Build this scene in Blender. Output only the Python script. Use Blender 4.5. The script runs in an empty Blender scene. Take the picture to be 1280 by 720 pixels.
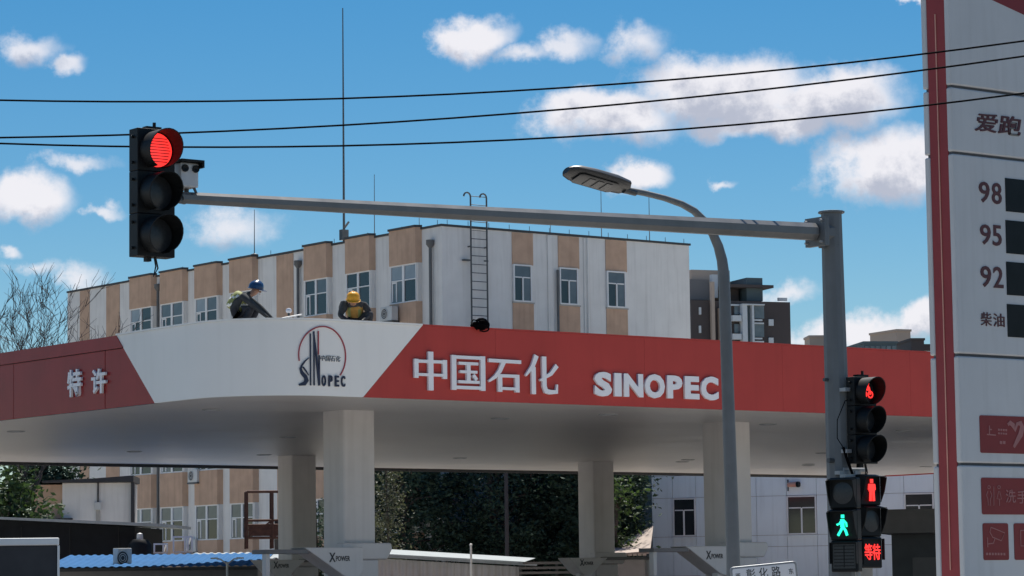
import bpy, math, random
from mathutils import Vector, Matrix
R = math.radians
rnd = random.Random(11)
sc = bpy.context.scene
col = sc.collection

# ------------------------------------------------------------------ camera
CAM = Vector((0, 0, 1.75)); FPX = 3603.4; PIT = R(5.8141); ROL = R(-0.7266)
_c, _s, _cr, _sr = math.cos(PIT), math.sin(PIT), math.cos(ROL), math.sin(ROL)
FWD = Vector((0, _c, _s)); _u0 = Vector((0, -_s, _c)); _r0 = Vector((1, 0, 0))
RGT = _r0 * _cr + _u0 * _sr; UPV = -_r0 * _sr + _u0 * _cr
cd = bpy.data.cameras.new('camera'); cam = bpy.data.objects.new('camera', cd); col.objects.link(cam)
cam.matrix_world = Matrix(((RGT.x, UPV.x, -FWD.x, CAM.x), (RGT.y, UPV.y, -FWD.y, CAM.y), (RGT.z, UPV.z, -FWD.z, CAM.z), (0, 0, 0, 1)))
cd.sensor_width = 36; cd.lens = FPX / 1280 * 36; cd.clip_start = .5; cd.clip_end = 6000
sc.camera = cam

# ------------------------------------------------------------------ sky, sun, exposure
SUN_AZ, SUN_EL = R(5), R(63)          # azimuth from +Y towards +X
w = bpy.data.worlds.new('World'); sc.world = w; w.use_nodes = True
wt = w.node_tree; wt.nodes.clear()
def wn(t, **k):
    n = wt.nodes.new(t)
    for a, b in k.items(): setattr(n, a, b)
    return n
def wl(a, b): wt.links.new(a, b)
def wmath(op, a, b=None, clamp=False):
    n = wn('ShaderNodeMath', operation=op, use_clamp=clamp)
    for i, x in enumerate((a, b)):
        if x is None: continue
        if isinstance(x, (int, float)): n.inputs[i].default_value = x
        else: wl(x, n.inputs[i])
    return n.outputs[0]
sky = wn('ShaderNodeTexSky', sky_type='NISHITA', sun_disc=False, sun_elevation=SUN_EL, sun_rotation=SUN_AZ,
         air_density=1.0, dust_density=0.0, ozone_density=4.0, altitude=300)
tc = wn('ShaderNodeTexCoord'); sep = wn('ShaderNodeSeparateXYZ'); wl(tc.outputs['Generated'], sep.inputs[0])
az = wmath('ARCTAN2', sep.outputs[0], sep.outputs[1]); el = wmath('ARCSINE', sep.outputs[2])
cmb = wn('ShaderNodeCombineXYZ'); wl(az, cmb.inputs[0]); wl(el, cmb.inputs[1])
def wnoise(vec, scale, detail, rough=.55):
    n = wn('ShaderNodeTexNoise', noise_dimensions='3D'); n.inputs['Scale'].default_value = scale
    n.inputs['Detail'].default_value = detail; n.inputs['Roughness'].default_value = rough
    wl(vec, n.inputs['Vector']); return n
def vmath(op, a, b):
    n = wn('ShaderNodeVectorMath', operation=op)
    for i, x in enumerate((a, b)):
        if isinstance(x, (tuple, Vector)): n.inputs[i].default_value = x
        else: wl(x, n.inputs[i])
    return n
def ray(px, py):
    a, b = px - 640, py - 360
    d = RGT * (a / FPX) - UPV * (b / FPX) + FWD
    return d
# cumulus clouds: direction, half-widths (degrees), weight
CL = []
def cloud(px, py, rx, ry, wgt=1.0):
    d = ray(px, py).normalized()
    CL.append((math.atan2(d.x, d.y), math.asin(d.z), rx / FPX, ry / FPX, wgt))
for a in [(760, 148, 118, 36), (905, 112, 140, 56), (1045, 122, 110, 44), (960, 150, 120, 30),
          (595, 47, 66, 30, .85), (655, 70, 46, 15, .75), (710, 62, 40, 24, .8), (793, 55, 50, 34, .8),
          (1115, 205, 105, 52), (798, 220, 48, 25, .85), (45, 62, 50, 24, .72), (90, 85, 24, 15, .75),
          (34, 249, 64, 34, .85), (92, 206, 62, 13, .66), (130, 262, 30, 9, .62), (292, 282, 68, 32, .8),
          (98, 343, 40, 26, .8), (990, 366, 55, 16, .8), (1075, 414, 95, 26, .9), (1160, 402, 40, 30, .95),
          (14, 312, 18, 10, .7), (1145, 2, 46, 12, .85), (900, 226, 30, 7, .55), (40, 330, 40, 14, .5), (1010, 425, 60, 20, .8)]:
    cloud(*a)
nA = wnoise(cmb.outputs[0], 34, 3, .55); nB = wnoise(cmb.outputs[0], 62, 5, .66)
def field(vec, items):
    """1 at a cloud's heart, 0 at its nominal edge"""
    cur = None
    for a0, e0, ra, re, wg in items:
        d = vmath('MULTIPLY', vmath('SUBTRACT', vec, (a0, e0, 0)).outputs[0], (1 / ra, 1 / re, 0))
        q = wn('ShaderNodeVectorMath', operation='LENGTH'); wl(d.outputs[0], q.inputs[0])
        v = wmath('SUBTRACT', 1.0, q.outputs['Value'])
        if cur is None: cur = v
        else:
            m = wn('ShaderNodeMath', operation='SMOOTH_MAX'); wl(cur, m.inputs[0]); wl(v, m.inputs[1]); m.inputs[2].default_value = .15
            cur = m.outputs[0]
    return cur
# warp the direction with noise so the outlines billow
wa = vmath('SUBTRACT', nA.outputs['Color'], (.5, .5, .5)); wb = vmath('SUBTRACT', nB.outputs['Color'], (.5, .5, .5))
wv = vmath('ADD', cmb.outputs[0], vmath('MULTIPLY', wa.outputs[0], (.022, .015, 0)).outputs[0])
wv = vmath('ADD', wv.outputs[0], vmath('MULTIPLY', wb.outputs[0], (.012, .010, 0)).outputs[0])
thick = [c_ for c_ in CL if c_[4] > .8]; thin = [c_ for c_ in CL if c_[4] <= .8]
nBf = wmath('SUBTRACT', nB.outputs['Fac'], .5); nAf = wmath('SUBTRACT', nA.outputs['Fac'], .5)
f0 = wmath('ADD', field(wv.outputs[0], thick), wmath('MULTIPLY', nBf, .95))
f0b = wmath('ADD', field(wv.outputs[0], thin), wmath('MULTIPLY', nBf, 1.7))
# the same kind of scattered cloud everywhere outside the part of the sky in view
nG = wnoise(tc.outputs['Generated'], 5.5, 4, .55)
gen = wmath('MULTIPLY', wmath('SUBTRACT', nG.outputs['Fac'], .60), 5.0)
azf = wmath('SUBTRACT', wmath('ABSOLUTE', az), .22); elf = wmath('SUBTRACT', el, .225)
outside = wmath('MAXIMUM', azf, elf)
gen = wmath('ADD', gen, wmath('MINIMUM', wmath('MULTIPLY', outside, 30.0), 0.0))
f1 = wmath('MAXIMUM', f0, gen)
def sstep(x, a, b):
    m = wn('ShaderNodeMapRange', interpolation_type='SMOOTHSTEP'); wl(x, m.inputs[0]); m.inputs[1].default_value = a; m.inputs[2].default_value = b; return m.outputs[0]
alpha = wmath('MAXIMUM', wmath('MULTIPLY', sstep(f1, -.08, .52), .95), wmath('MULTIPLY', sstep(f0b, -.06, .95), .82))
# thick hearts and undersides are greyer than the sunlit rims
up = vmath('ADD', wv.outputs[0], (0, .0085, 0)); f2 = field(up.outputs[0], [c_ for c_ in CL if c_[2] * c_[3] * FPX * FPX > 1150])
shv = sstep(wmath('ADD', wmath('ADD', f2, wmath('MULTIPLY', nBf, 2.6)), wmath('MULTIPLY', nAf, 1.2)), .05, .95)
CLOUD_L = 9.9
cmix = wn('ShaderNodeMix', data_type='RGBA'); wl(shv, cmix.inputs[0])
cmix.inputs[6].default_value = (.97 * CLOUD_L, .95 * CLOUD_L, .99 * CLOUD_L, 1); cmix.inputs[7].default_value = (.53 * CLOUD_L, .555 * CLOUD_L, .66 * CLOUD_L, 1)
hs = wn('ShaderNodeHueSaturation'); hs.inputs['Hue'].default_value = .494; hs.inputs['Saturation'].default_value = 1.38; hs.inputs['Value'].default_value = .89
wl(sky.outputs[0], hs.inputs['Color'])
smix = wn('ShaderNodeMix', data_type='RGBA'); wl(alpha, smix.inputs[0]); wl(hs.outputs[0], smix.inputs[6]); wl(cmix.outputs[2], smix.inputs[7])
bg = wn('ShaderNodeBackground'); bg.inputs[1].default_value = .06; wl(smix.outputs[2], bg.inputs[0])
w.cycles.sampling_method = 'NONE'; wo = wn('ShaderNodeOutputWorld'); wl(bg.outputs[0], wo.inputs[0])

sd = bpy.data.lights.new('sun', 'SUN'); sd.energy = 5.0; sd.angle = R(.53); sd.color = (1, .95, .87)
sun = bpy.data.objects.new('sun', sd); col.objects.link(sun)
sdir = Vector((math.sin(SUN_AZ) * math.cos(SUN_EL), math.cos(SUN_AZ) * math.cos(SUN_EL), math.sin(SUN_EL)))
sun.rotation_euler = sdir.to_track_quat('Z', 'Y').to_euler(); sun.location = (-60, 200, 150)
vs = sc.view_settings; vs.view_transform = 'Standard'; vs.look = 'None'; vs.exposure = 0.66; vs.gamma = 1; vs.use_curve_mapping = False
sc.cycles.max_bounces = 6; sc.cycles.diffuse_bounces = 3; sc.cycles.glossy_bounces = 3; sc.cycles.transmission_bounces = 3

# ------------------------------------------------------------------ helpers
A = R(37.3229)                       # the whole site is squared to this angle
def at(px, py, y):
    d = ray(px, py); return CAM + d * (y / d.y)
class Frame:
    """a right-angled frame standing on the ground: x along U, y along V"""
    def __init__(s, ox, oy, ang=A):
        s.o = Vector((ox, oy)); s.ang = ang
        s.U = Vector((math.cos(ang), math.sin(ang))); s.V = Vector((-math.sin(ang), math.cos(ang)))
    def _pl(s, px, py, n, o):
        d = ray(px, py); d2 = Vector((d.x, d.y)); t = n.dot(o) / n.dot(d2); return CAM + d * t
    def front(s, px, py, v=0.):
        P = s._pl(px, py, s.V, s.o + s.V * v); return (Vector((P.x, P.y)) - s.o).dot(s.U), P.z
    def left(s, px, py, u=0.):
        P = s._pl(px, py, s.U, s.o + s.U * u); return (Vector((P.x, P.y)) - s.o).dot(s.V), P.z
    def flat(s, px, py, z):
        d = ray(px, py); P = CAM + d * ((z - CAM.z) / d.z); q = Vector((P.x, P.y)) - s.o; return q.dot(s.U), q.dot(s.V)
    def loc(s, P):
        q = Vector((P[0], P[1])) - s.o; return q.dot(s.U), q.dot(s.V)
    def w(s, u, v, z=0):
        p = s.o + s.U * u + s.V * v; return Vector((p.x, p.y, z))

def mat(name, c, rough=.6, metal=0., var=.12, scale=2.5, bump=0., bscale=40., streak=0., emit=0., spec=.5, stretch=None, coat=0.):
    m = bpy.data.materials.new(name); m.use_nodes = True; nt = m.node_tree; b = nt.nodes['Principled BSDF']
    b.inputs['Roughness'].default_value = rough; b.inputs['Metallic'].default_value = metal
    b.inputs['Specular IOR Level'].default_value = spec; b.inputs['Coat Weight'].default_value = coat
    co = nt.nodes.new('ShaderNodeTexCoord'); mp = nt.nodes.new('ShaderNodeMapping'); nt.links.new(co.outputs['Object'], mp.inputs[0])
    if stretch: mp.inputs['Scale'].default_value = stretch
    n = nt.nodes.new('ShaderNodeTexNoise'); n.inputs['Scale'].default_value = scale; n.inputs['Detail'].default_value = 3; nt.links.new(mp.outputs[0], n.inputs['Vector'])
    r = nt.nodes.new('ShaderNodeValToRGB'); e = r.color_ramp.elements
    e[0].position = .3; e[1].position = .72
    e[0].color = (*[x * (1 - var) for x in c], 1); e[1].color = (*[min(1, x * (1 + var * .6)) for x in c], 1)
    nt.links.new(n.outputs['Fac'], r.inputs[0]); out = r.outputs[0]
    if streak:
        m2 = nt.nodes.new('ShaderNodeMapping'); m2.inputs['Scale'].default_value = (3.2, 3.2, .22); nt.links.new(co.outputs['Object'], m2.inputs[0])
        n2 = nt.nodes.new('ShaderNodeTexNoise'); n2.inputs['Scale'].default_value = 1.6; n2.inputs['Detail'].default_value = 3; nt.links.new(m2.outputs[0], n2.inputs['Vector'])
        r2 = nt.nodes.new('ShaderNodeValToRGB'); r2.color_ramp.elements[0].position = .50; r2.color_ramp.elements[1].position = .74
        nt.links.new(n2.outputs['Fac'], r2.inputs[0])
        mx = nt.nodes.new('ShaderNodeMix'); mx.data_type = 'RGBA'; mx.blend_type = 'MULTIPLY'
        k = nt.nodes.new('ShaderNodeMath'); k.operation = 'MULTIPLY'; k.inputs[1].default_value = streak; nt.links.new(r2.outputs[0], k.inputs[0])
        nt.links.new(k.outputs[0], mx.inputs[0]); nt.links.new(out, mx.inputs[6]); mx.inputs[7].default_value = (.42, .39, .36, 1); out = mx.outputs[2]
    nt.links.new(out, b.inputs['Base Color'])
    if rough < .7:
        rr = nt.nodes.new('ShaderNodeMapRange'); nt.links.new(n.outputs['Fac'], rr.inputs[0]); rr.inputs[3].default_value = max(.02, rough * .8); rr.inputs[4].default_value = min(1, rough * 1.25)
        nt.links.new(rr.outputs[0], b.inputs['Roughness'])
    if bump:
        nb = nt.nodes.new('ShaderNodeTexNoise'); nb.inputs['Scale'].default_value = bscale; nb.inputs['Detail'].default_value = 2; nt.links.new(mp.outputs[0], nb.inputs['Vector'])
        bp = nt.nodes.new('ShaderNodeBump'); bp.inputs['Strength'].default_value = bump; bp.inputs['Distance'].default_value = .02
        nt.links.new(nb.outputs['Fac'], bp.inputs['Height']); nt.links.new(bp.outputs[0], b.inputs['Normal'])
    if emit:
        b.inputs['Emission Color'].default_value = (*c, 1); b.inputs['Emission Strength'].default_value = emit
    return m
M = {}
M['white_panel'] = mat('white_panel', (.86, .835, .80), .34, var=.03, scale=.6, streak=.05, bump=.12, bscale=.7)
M['red_panel'] = mat('red_panel', (.47, .056, .047), .42, var=.08, scale=.9, streak=.10, spec=.25, bump=.10, bscale=.7)
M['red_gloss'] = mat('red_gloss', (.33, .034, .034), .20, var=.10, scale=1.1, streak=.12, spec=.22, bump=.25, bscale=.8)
M['sign_white'] = mat('sign_white', (.57, .575, .585), .4, var=.05, scale=1.2, streak=.14)
M['letter_white'] = mat('letter_white', (.86, .85, .88), .4, var=.03, emit=0)
M['soffit'] = mat('soffit', (.60, .565, .54), .36, var=.07, scale=.5, bump=.06, bscale=.6)
M['column_white'] = mat('column_white', (.63, .60, .585), .45, var=.06, scale=1.5, streak=.14)
M['dark_trim'] = mat('dark_trim', (.035, .036, .04), .5)
M['navy'] = mat('navy', (.012, .022, .060), .4)
M['emblem_red'] = mat('emblem_red', (.36, .03, .05), .35)
M['plaster'] = mat('plaster', (.76, .745, .72), .85, var=.06, scale=1.2, streak=.20, bump=.2, bscale=18)
M['beige'] = mat('beige', (.56, .375, .265), .85, var=.14, scale=1.6, streak=.22, bump=.2, bscale=18)
M['frame_white'] = mat('frame_white', (.78, .78, .78), .4, var=.04)
M['glass'] = mat('glass', (.030, .036, .042), .06, var=.3, scale=.6, spec=.8)
M['glass_mid'] = mat('glass_mid', (.13, .15, .17), .10, var=.4, scale=.7, spec=.8)
M['glass_pale'] = mat('glass_pale', (.30, .34, .38), .12, var=.25, scale=.7, spec=.7)
M['coping'] = mat('coping', (.05, .052, .055), .6)
M['pipe'] = mat('pipe', (.11, .115, .12), .5, var=.2)
M['steel_dark'] = mat('steel_dark', (.10, .105, .11), .45, metal=.5, var=.2)
M['galv'] = mat('galv', (.36, .37, .385), .42, metal=.35, var=.12, scale=4, streak=.2)
M['pole_grey'] = mat('pole_grey', (.155, .163, .17), .5, var=.12, scale=4, streak=.25)
M['black'] = mat('black', (.0045, .0055, .0065), .5, var=.25, scale=6, spec=.3)
M['black_soft'] = mat('black_soft', (.007, .008, .009), .55, var=.25, scale=6, spec=.3)
M['lens_off'] = mat('lens_off', (.028, .031, .036), .3, var=.25, scale=30)
M['wire'] = mat('wire', (.003, .003, .004), .9, spec=.05)
M['orange_line'] = mat('orange_line', (.68, .34, .26), .4)
M['sign_red'] = mat('sign_red', (.22, .030, .032), .4, var=.07, spec=.3)
M['sign_brown'] = mat('sign_brown', (.085, .014, .018), .4)
M['pink_text'] = mat('pink_text', (.37, .15, .145), .5)
M['screen'] = mat('screen', (.006, .008, .010), .35, var=.5, scale=3, spec=.2)
M['ac'] = mat('ac', (.60, .61, .60), .5, var=.08, streak=.3)
M['concrete'] = mat('concrete', (.42, .40, .37), .9, var=.15, scale=.4, bump=.2)
M['asphalt'] = mat('asphalt', (.11, .108, .105), .9, var=.2, scale=.8, bump=.4, bscale=60)
M['paving'] = mat('paving', (.34, .32, .30), .9, var=.15, scale=.7, bump=.2)
M['earth'] = mat('earth', (.26, .24, .21), .95, var=.25, scale=.05)
M['paint'] = mat('paint', (.75, .75, .73), .7, var=.1)
M['blue_roof'] = mat('blue_roof', (.020, .105, .26), .8, var=.14, scale=.8, streak=.2, spec=.12)
M['white_roof'] = mat('white_roof', (.30, .335, .35), .7, var=.1, streak=.2, spec=.2)
M['shaded_wall'] = mat('shaded_wall', (.009, .011, .014), .8, var=.3, spec=.2)  # base colour darkened to stand for deep shade on the shed wall
M['dark_roof'] = mat('dark_roof', (.045, .045, .05), .8, var=.2)
M['corrugated'] = mat('corrugated', (.42, .41, .42), .55, var=.1, streak=.35)
M['tile_roof'] = mat('tile_roof', (.36, .30, .26), .9, var=.12, scale=2)
M['brown_block'] = mat('brown_block', (.075, .062, .062), .8, var=.12, scale=.3)
M['grey_block'] = mat('grey_block', (.22, .21, .21), .85, var=.12, scale=.2)
M['tan_block'] = mat('tan_block', (.46, .37, .31), .85, var=.08, scale=.2)
M['teal_block'] = mat('teal_block', (.09, .13, .15), .7, var=.15, scale=.3)
M['clad'] = mat('clad', (.80, .87, .91), .5, var=.04, scale=.9, streak=.16)
M['kiosk'] = mat('kiosk', (.19, .18, .178), .7, var=.1)
M['kiosk_dark'] = mat('kiosk_dark', (.10, .105, .11), .7, var=.15)
M['seam_grey'] = mat('seam_grey', (.10, .105, .115), .6)
M['arm_metal'] = mat('arm_metal', (.145, .145, .145), .33, var=.1, scale=4, streak=.2, spec=.7)
M['trim_white'] = mat('trim_white', (.60, .64, .68), .6, var=.06)
M['stripe_red'] = mat('stripe_red', (.30, .05, .055), .5, var=.08, spec=.25)
M['lamp_dark'] = mat('lamp_dark', (.035, .036, .038), .38, var=.15)
M['led_grey'] = mat('led_grey', (.16, .16, .16), .5)
M['rust'] = mat('rust', (.085, .038, .027), .85, var=.35, scale=5)
M['bark'] = mat('bark', (.085, .07, .06), .9, var=.3, scale=5, bump=.5)
M['bark_bare'] = mat('bark_bare', (.050, .044, .044), .9, var=.3, scale=5)
def leaf_mat(name, c, tr=.25, spec=.4):
    m = mat(name, c, .65, var=.45, scale=.9, spec=spec); nt = m.node_tree; b = nt.nodes['Principled BSDF']
    t = nt.nodes.new('ShaderNodeBsdfTranslucent'); t.inputs[0].default_value = (c[0] * 1.5, c[1] * 1.6, c[2] * .8, 1)
    mx = nt.nodes.new('ShaderNodeMixShader'); mx.inputs[0].default_value = tr
    nt.links.new(b.outputs[0], mx.inputs[1]); nt.links.new(t.outputs[0], mx.inputs[2]); nt.links.new(mx.outputs[0], nt.nodes['Material Output'].inputs[0]); return m
M['leaf_dark'] = leaf_mat('leaf_dark', (.044, .076, .054), .06, .10)
M['leaf_mid'] = leaf_mat('leaf_mid', (.050, .085, .034), .22)
M['leaf_pale'] = leaf_mat('leaf_pale', (.11, .12, .085), .15)
M['skin'] = mat('skin', (.36, .20, .14), .55)
M['cloth_dark'] = mat('cloth_dark', (.030, .032, .040), .85, var=.3, scale=14)
M['cloth_grey'] = mat('cloth_grey', (.055, .06, .065), .9, var=.3, scale=14, spec=.2)
M['vest_lime'] = mat('vest_lime', (.27, .29, .10), .75, var=.2, scale=10)
M['vest_orange'] = mat('vest_orange', (.48, .26, .06), .75, var=.25, scale=10)
M['reflective'] = mat('reflective', (.75, .76, .72), .4)
M['helmet_blue'] = mat('helmet_blue', (.015, .05, .13), .25, var=.1)
M['helmet_yellow'] = mat('helmet_yellow', (.78, .36, .015), .3, var=.08)
M['boot'] = mat('boot', (.02, .018, .016), .7)
def emitter(name, c, s):
    m = mat(name, c, .4, emit=s, var=.02); return m
M['lit_red'] = emitter('lit_red', (1, .035, .03), .95)
M['lit_green'] = emitter('lit_green', (.02, .95, .55), .95)

class MB:
    def __init__(s): s.v = []; s.f = []; s.mi = []; s.k = 0
    def add(s, vs, fs):
        b = len(s.v); s.v += [tuple(p) for p in vs]; s.f += [tuple(i + b for i in f) for f in fs]; s.mi += [s.k] * len(fs); return s
    def box(s, x0, x1, y0, y1, z0, z1):
        if x0 > x1: x0, x1 = x1, x0
        if y0 > y1: y0, y1 = y1, y0
        if z0 > z1: z0, z1 = z1, z0
        return s.add([(x0, y0, z0), (x1, y0, z0), (x1, y1, z0), (x0, y1, z0), (x0, y0, z1), (x1, y0, z1), (x1, y1, z1), (x0, y1, z1)],
                     [(0, 3, 2, 1), (4, 5, 6, 7), (0, 1, 5, 4), (1, 2, 6, 5), (2, 3, 7, 6), (3, 0, 4, 7)])
    def prism(s, poly, ext):
        ext = Vector(ext); n = len(poly); a = [Vector(p) for p in poly]; b = [p + ext for p in a]
        nn = sum(((a[i]).cross(a[(i + 1) % n]) for i in range(n)), Vector())
        fl = nn.dot(ext) < 0
        f = [tuple(range(n))[::-1], tuple(range(n, 2 * n))] + [(i, (i + 1) % n, (i + 1) % n + n, i + n) for i in range(n)]
        if fl: f = [x[::-1] for x in f]
        return s.add(a + b, f)
    def tube(s, pts, r, n=8, caps=True, rot=0., squash=1.):
        pts = [Vector(p) for p in pts]; m = len(pts); rs = r if isinstance(r, (list, tuple)) else [r] * m
        vs = []; ref = None
        for i, p in enumerate(pts):
            t = (pts[min(i + 1, m - 1)] - pts[max(i - 1, 0)]).normalized()
            if ref is None: ref = Vector((0, 0, 1)) if abs(t.z) < .9 else Vector((0, 1, 0))
            x = t.cross(ref).normalized(); y = x.cross(t).normalized(); ref = y
            for k in range(n):
                a = 2 * math.pi * (k + .5) / n + rot; vs.append(p + (x * math.cos(a) + y * math.sin(a) * squash) * rs[i])
        fs = []
        for i in range(m - 1):
            for k in range(n):
                fs.append((i * n + k, i * n + (k + 1) % n, (i + 1) * n + (k + 1) % n, (i + 1) * n + k))
        if caps: fs.append(tuple(range(n))[::-1]); fs.append(tuple(range((m - 1) * n, m * n)))
        return s.add(vs, fs)
    def lathe(s, c, prof, n=20, axis='z'):
        """prof: (radius, height) pairs round an axis through c"""
        c = Vector(c); vs = []
        ax = {'z': lambda r, a, h: (r * math.cos(a), r * math.sin(a), h), 'y': lambda r, a, h: (r * math.cos(a), h, r * math.sin(a)), 'x': lambda r, a, h: (h, r * math.cos(a), r * math.sin(a))}[axis]
        for r, h in prof:
            for k in range(n): vs.append(c + Vector(ax(r, 2 * math.pi * k / n, h)))
        fs = [(i * n + k, i * n + (k + 1) % n, (i + 1) * n + (k + 1) % n, (i + 1) * n + k) for i in range(len(prof) - 1) for k in range(n)]
        return s.add(vs, fs)
    def ribbon(s, pts, w, fn, d0, d1):
        """a stroke of letter: polyline in 2D, mapped by fn(x, y, depth)"""
        pts = [Vector(p) for p in pts]; m = len(pts); ws = w if isinstance(w, (list, tuple)) else [w] * m; L = []; Rr = []
        for i, p in enumerate(pts):
            t = (pts[min(i + 1, m - 1)] - pts[max(i - 1, 0)]).normalized(); nrm = Vector((-t.y, t.x)) * ws[i] / 2
            L.append(p + nrm); Rr.append(p - nrm)
        vs = [fn(p.x, p.y, d1) for p in L] + [fn(p.x, p.y, d1) for p in Rr] + [fn(p.x, p.y, d0) for p in L] + [fn(p.x, p.y, d0) for p in Rr]
        fs = []
        for i in range(m - 1):
            a, b, c_, d = i, i + 1, m + i + 1, m + i
            fs += [(d, c_, b, a), (a, b, b + 2 * m, a + 2 * m), (c_, d, d + 2 * m, c_ + 2 * m)]
        fs += [(m, 0, 2 * m, 3 * m), (m - 1, 2 * m - 1, 4 * m - 1, 3 * m - 1)]
        return s.add(vs, fs)
    def mesh(s, name, mats, smooth=False):
        me = bpy.data.meshes.new(name); me.from_pydata(s.v, [], s.f); me.update()
        for m in (mats if isinstance(mats, (list, tuple)) else [mats]): me.materials.append(M[m] if isinstance(m, str) else m)
        if any(s.mi): me.polygons.foreach_set('material_index', s.mi)
        if smooth:
            me.polygons.foreach_set('use_smooth', [True] * len(me.polygons))
            if smooth != 'all':
                try: me.set_sharp_from_angle(angle=R(40))
                except Exception: pass
        return me
    def build(s, name, mats, parent=None, smooth=False, bevel=0., seg=2, loc=None):
        return link(name, s.mesh(name, mats, smooth), parent, bevel, seg, loc)
def link(name, me, parent=None, bevel=0., seg=2, loc=None, rz=0.):
    o = bpy.data.objects.new(name, me); col.objects.link(o)
    if parent: o.parent = parent
    if loc is not None: o.location = loc
    if rz: o.rotation_euler.z = rz
    if bevel:
        b = o.modifiers.new('bevel', 'BEVEL'); b.width = bevel; b.segments = seg; b.limit_method = 'ANGLE'; b.angle_limit = R(35)
    return o
def tag(o, label=None, cat=None, group=None, kind=None):
    if label: o['label'] = label
    if cat: o['category'] = cat
    if group: o['group'] = group
    if kind: o['kind'] = kind
    return o
def thing(name, label, cat, loc=(0, 0, 0), rz=0., group=None):
    o = bpy.data.objects.new(name, None); col.objects.link(o); o.empty_display_size = .2
    o.location = loc; o.rotation_euler.z = rz; return tag(o, label, cat, group)
def dup(root, loc, rz=None, label=None):
    def cp(o, par):
        c = o.copy(); col.objects.link(c)
        if par: c.parent = par
        for ch in list(o.children): cp(ch, c)
        return c
    r = cp(root, None); r.location = loc
    if rz is not None: r.rotation_euler.z = rz
    if label: r['label'] = label
    return r
def text_mesh(body, name, matname, w, h, depth, bold=0., shear=0., fn=None, keep=False, fat=0.):
    """letters fitted into a w x h box, standing up in the x-z plane, facing -y; fn maps (x, y, depth) instead"""
    c = bpy.data.curves.new('t', 'FONT'); c.body = body; c.extrude = .5; c.offset = bold; c.shear = shear; c.resolution_u = 3
    o = bpy.data.objects.new('t', c); col.objects.link(o)
    dg = bpy.context.evaluated_depsgraph_get(); me = bpy.data.meshes.new_from_object(o.evaluated_get(dg))
    bpy.data.objects.remove(o); bpy.data.curves.remove(c)
    xs = [v.co.x for v in me.vertices]; ys = [v.co.y for v in me.vertices]
    x0, x1, y0, y1 = min(xs), max(xs), min(ys), max(ys); sx = w / (x1 - x0); sy = h / (y1 - y0)
    if keep: sx = min(sx, sy); sy = sx
    for v in me.vertices:
        x, y, z = (v.co.x - x0) * sx, (v.co.y - y0) * sy, (v.co.z + .5) * depth
        v.co = fn(x, y, z) if fn else Vector((x, -z, y))
    if fat:                                            # heavier strokes: the same glyph again, slightly shifted and prouder
        vs0 = [v.co.copy() for v in me.vertices]; fs0 = [tuple(p.vertices) for p in me.polygons]; n0 = len(vs0); V_, F_ = [], []
        for k, (dx, dz) in enumerate(((-1, -.5), (1, -.5), (-1, .5), (1, .5))):
            V_ += [v + Vector((dx * fat, -.0012 * k * (1 if v.y < -depth * .5 else 0), dz * fat)) for v in vs0]; F_ += [tuple(i + k * n0 for i in f) for f in fs0]
        me = bpy.data.meshes.new(name); me.from_pydata(V_, [], F_)
    me.name = name; me.materials.clear(); me.materials.append(M[matname]); me.update(); return me
def put_text(body, name, matname, parent, x, y, z, w, h, depth=.03, bold=0., shear=0., facing='-y', keep=False, fat=0.):
    me = text_mesh(body, name, matname, w, h, depth, bold, shear, keep=keep, fat=fat)
    o = link(name, me, parent, loc=(x, y, z))
    if facing == '-x': o.rotation_euler.z = -math.pi / 2
    return o

# ------------------------------------------------------------------ frames
CF = Frame(-5.2239, 56.0539)                 # canopy corner
BF = Frame(-2.794, 114.656)                  # plaster building corner
ZB, ZT = 5.465, 6.965                        # underside and top of the canopy edge

# ------------------------------------------------------------------ ground, roads
def sheet(name, poly, z, m, root=None):
    b = MB(); b.add([(p[0], p[1], z) for p in poly], [tuple(range(len(poly)))]); o = b.build(name, m); tag(o, kind='structure'); return o
def cq(u0, u1, v0, v1): return [CF.w(u0, v0), CF.w(u1, v0), CF.w(u1, v1), CF.w(u0, v1)]
sheet('ground', [(-3000, -3000), (3000, -3000), (3000, 3000), (-3000, 3000)], 0, 'earth')
def slab(name, u0, u1, v0, v1, z, m):
    b = MB(); q = cq(u0, u1, v0, v1); b.prism([(p.x, p.y, -.05) for p in q], (0, 0, z + .05)); return tag(b.build(name, m), kind='structure')
slab('forecourt', -1.0, 75, -17.0, 70, .13, 'concrete')
slab('pavement', -4.2, 75, -20.5, -17.01, .15, 'paving')
slab('pavement', -4.2, -1.01, -17.0, 160, .15, 'paving')
sheet('road', cq(-300, 300, -46, -20.52), .012, 'asphalt'); sheet('road', cq(-27, -4.22, -20.5, 300), .016, 'asphalt')
for i in range(14):
    sheet('lane_marking', cq(-90 + i * 12, -84 + i * 12, -33.2, -33.05), .018, 'paint')
for i in range(7): sheet('zebra_bar', cq(-25.5 + i * 3, -24.4 + i * 3, -24.5, -21.5), .020, 'paint')

# ------------------------------------------------------------------ filling-station canopy
can = thing('station_canopy', 'big flat filling station canopy with red and white edge on square white columns', 'canopy', CF.w(0, 0, 0), A)
LU, LV, RC = 46.4, 30.2, 2.0
LA = RC * math.pi / 2
def path(s, off=0.):
    """outer edge of the canopy: left side (s<0), rounded corner, front (s>LA); off outwards"""
    if s < 0: return Vector((-off, RC - s, 0))
    if s > LA: return Vector((RC + s - LA, -off, 0))
    a = math.pi + s / RC; r = RC + off; return Vector((RC + r * math.cos(a), RC + r * math.sin(a), 0))
def s_left(v): return RC - v
def s_front(u): return LA + u - RC
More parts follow.
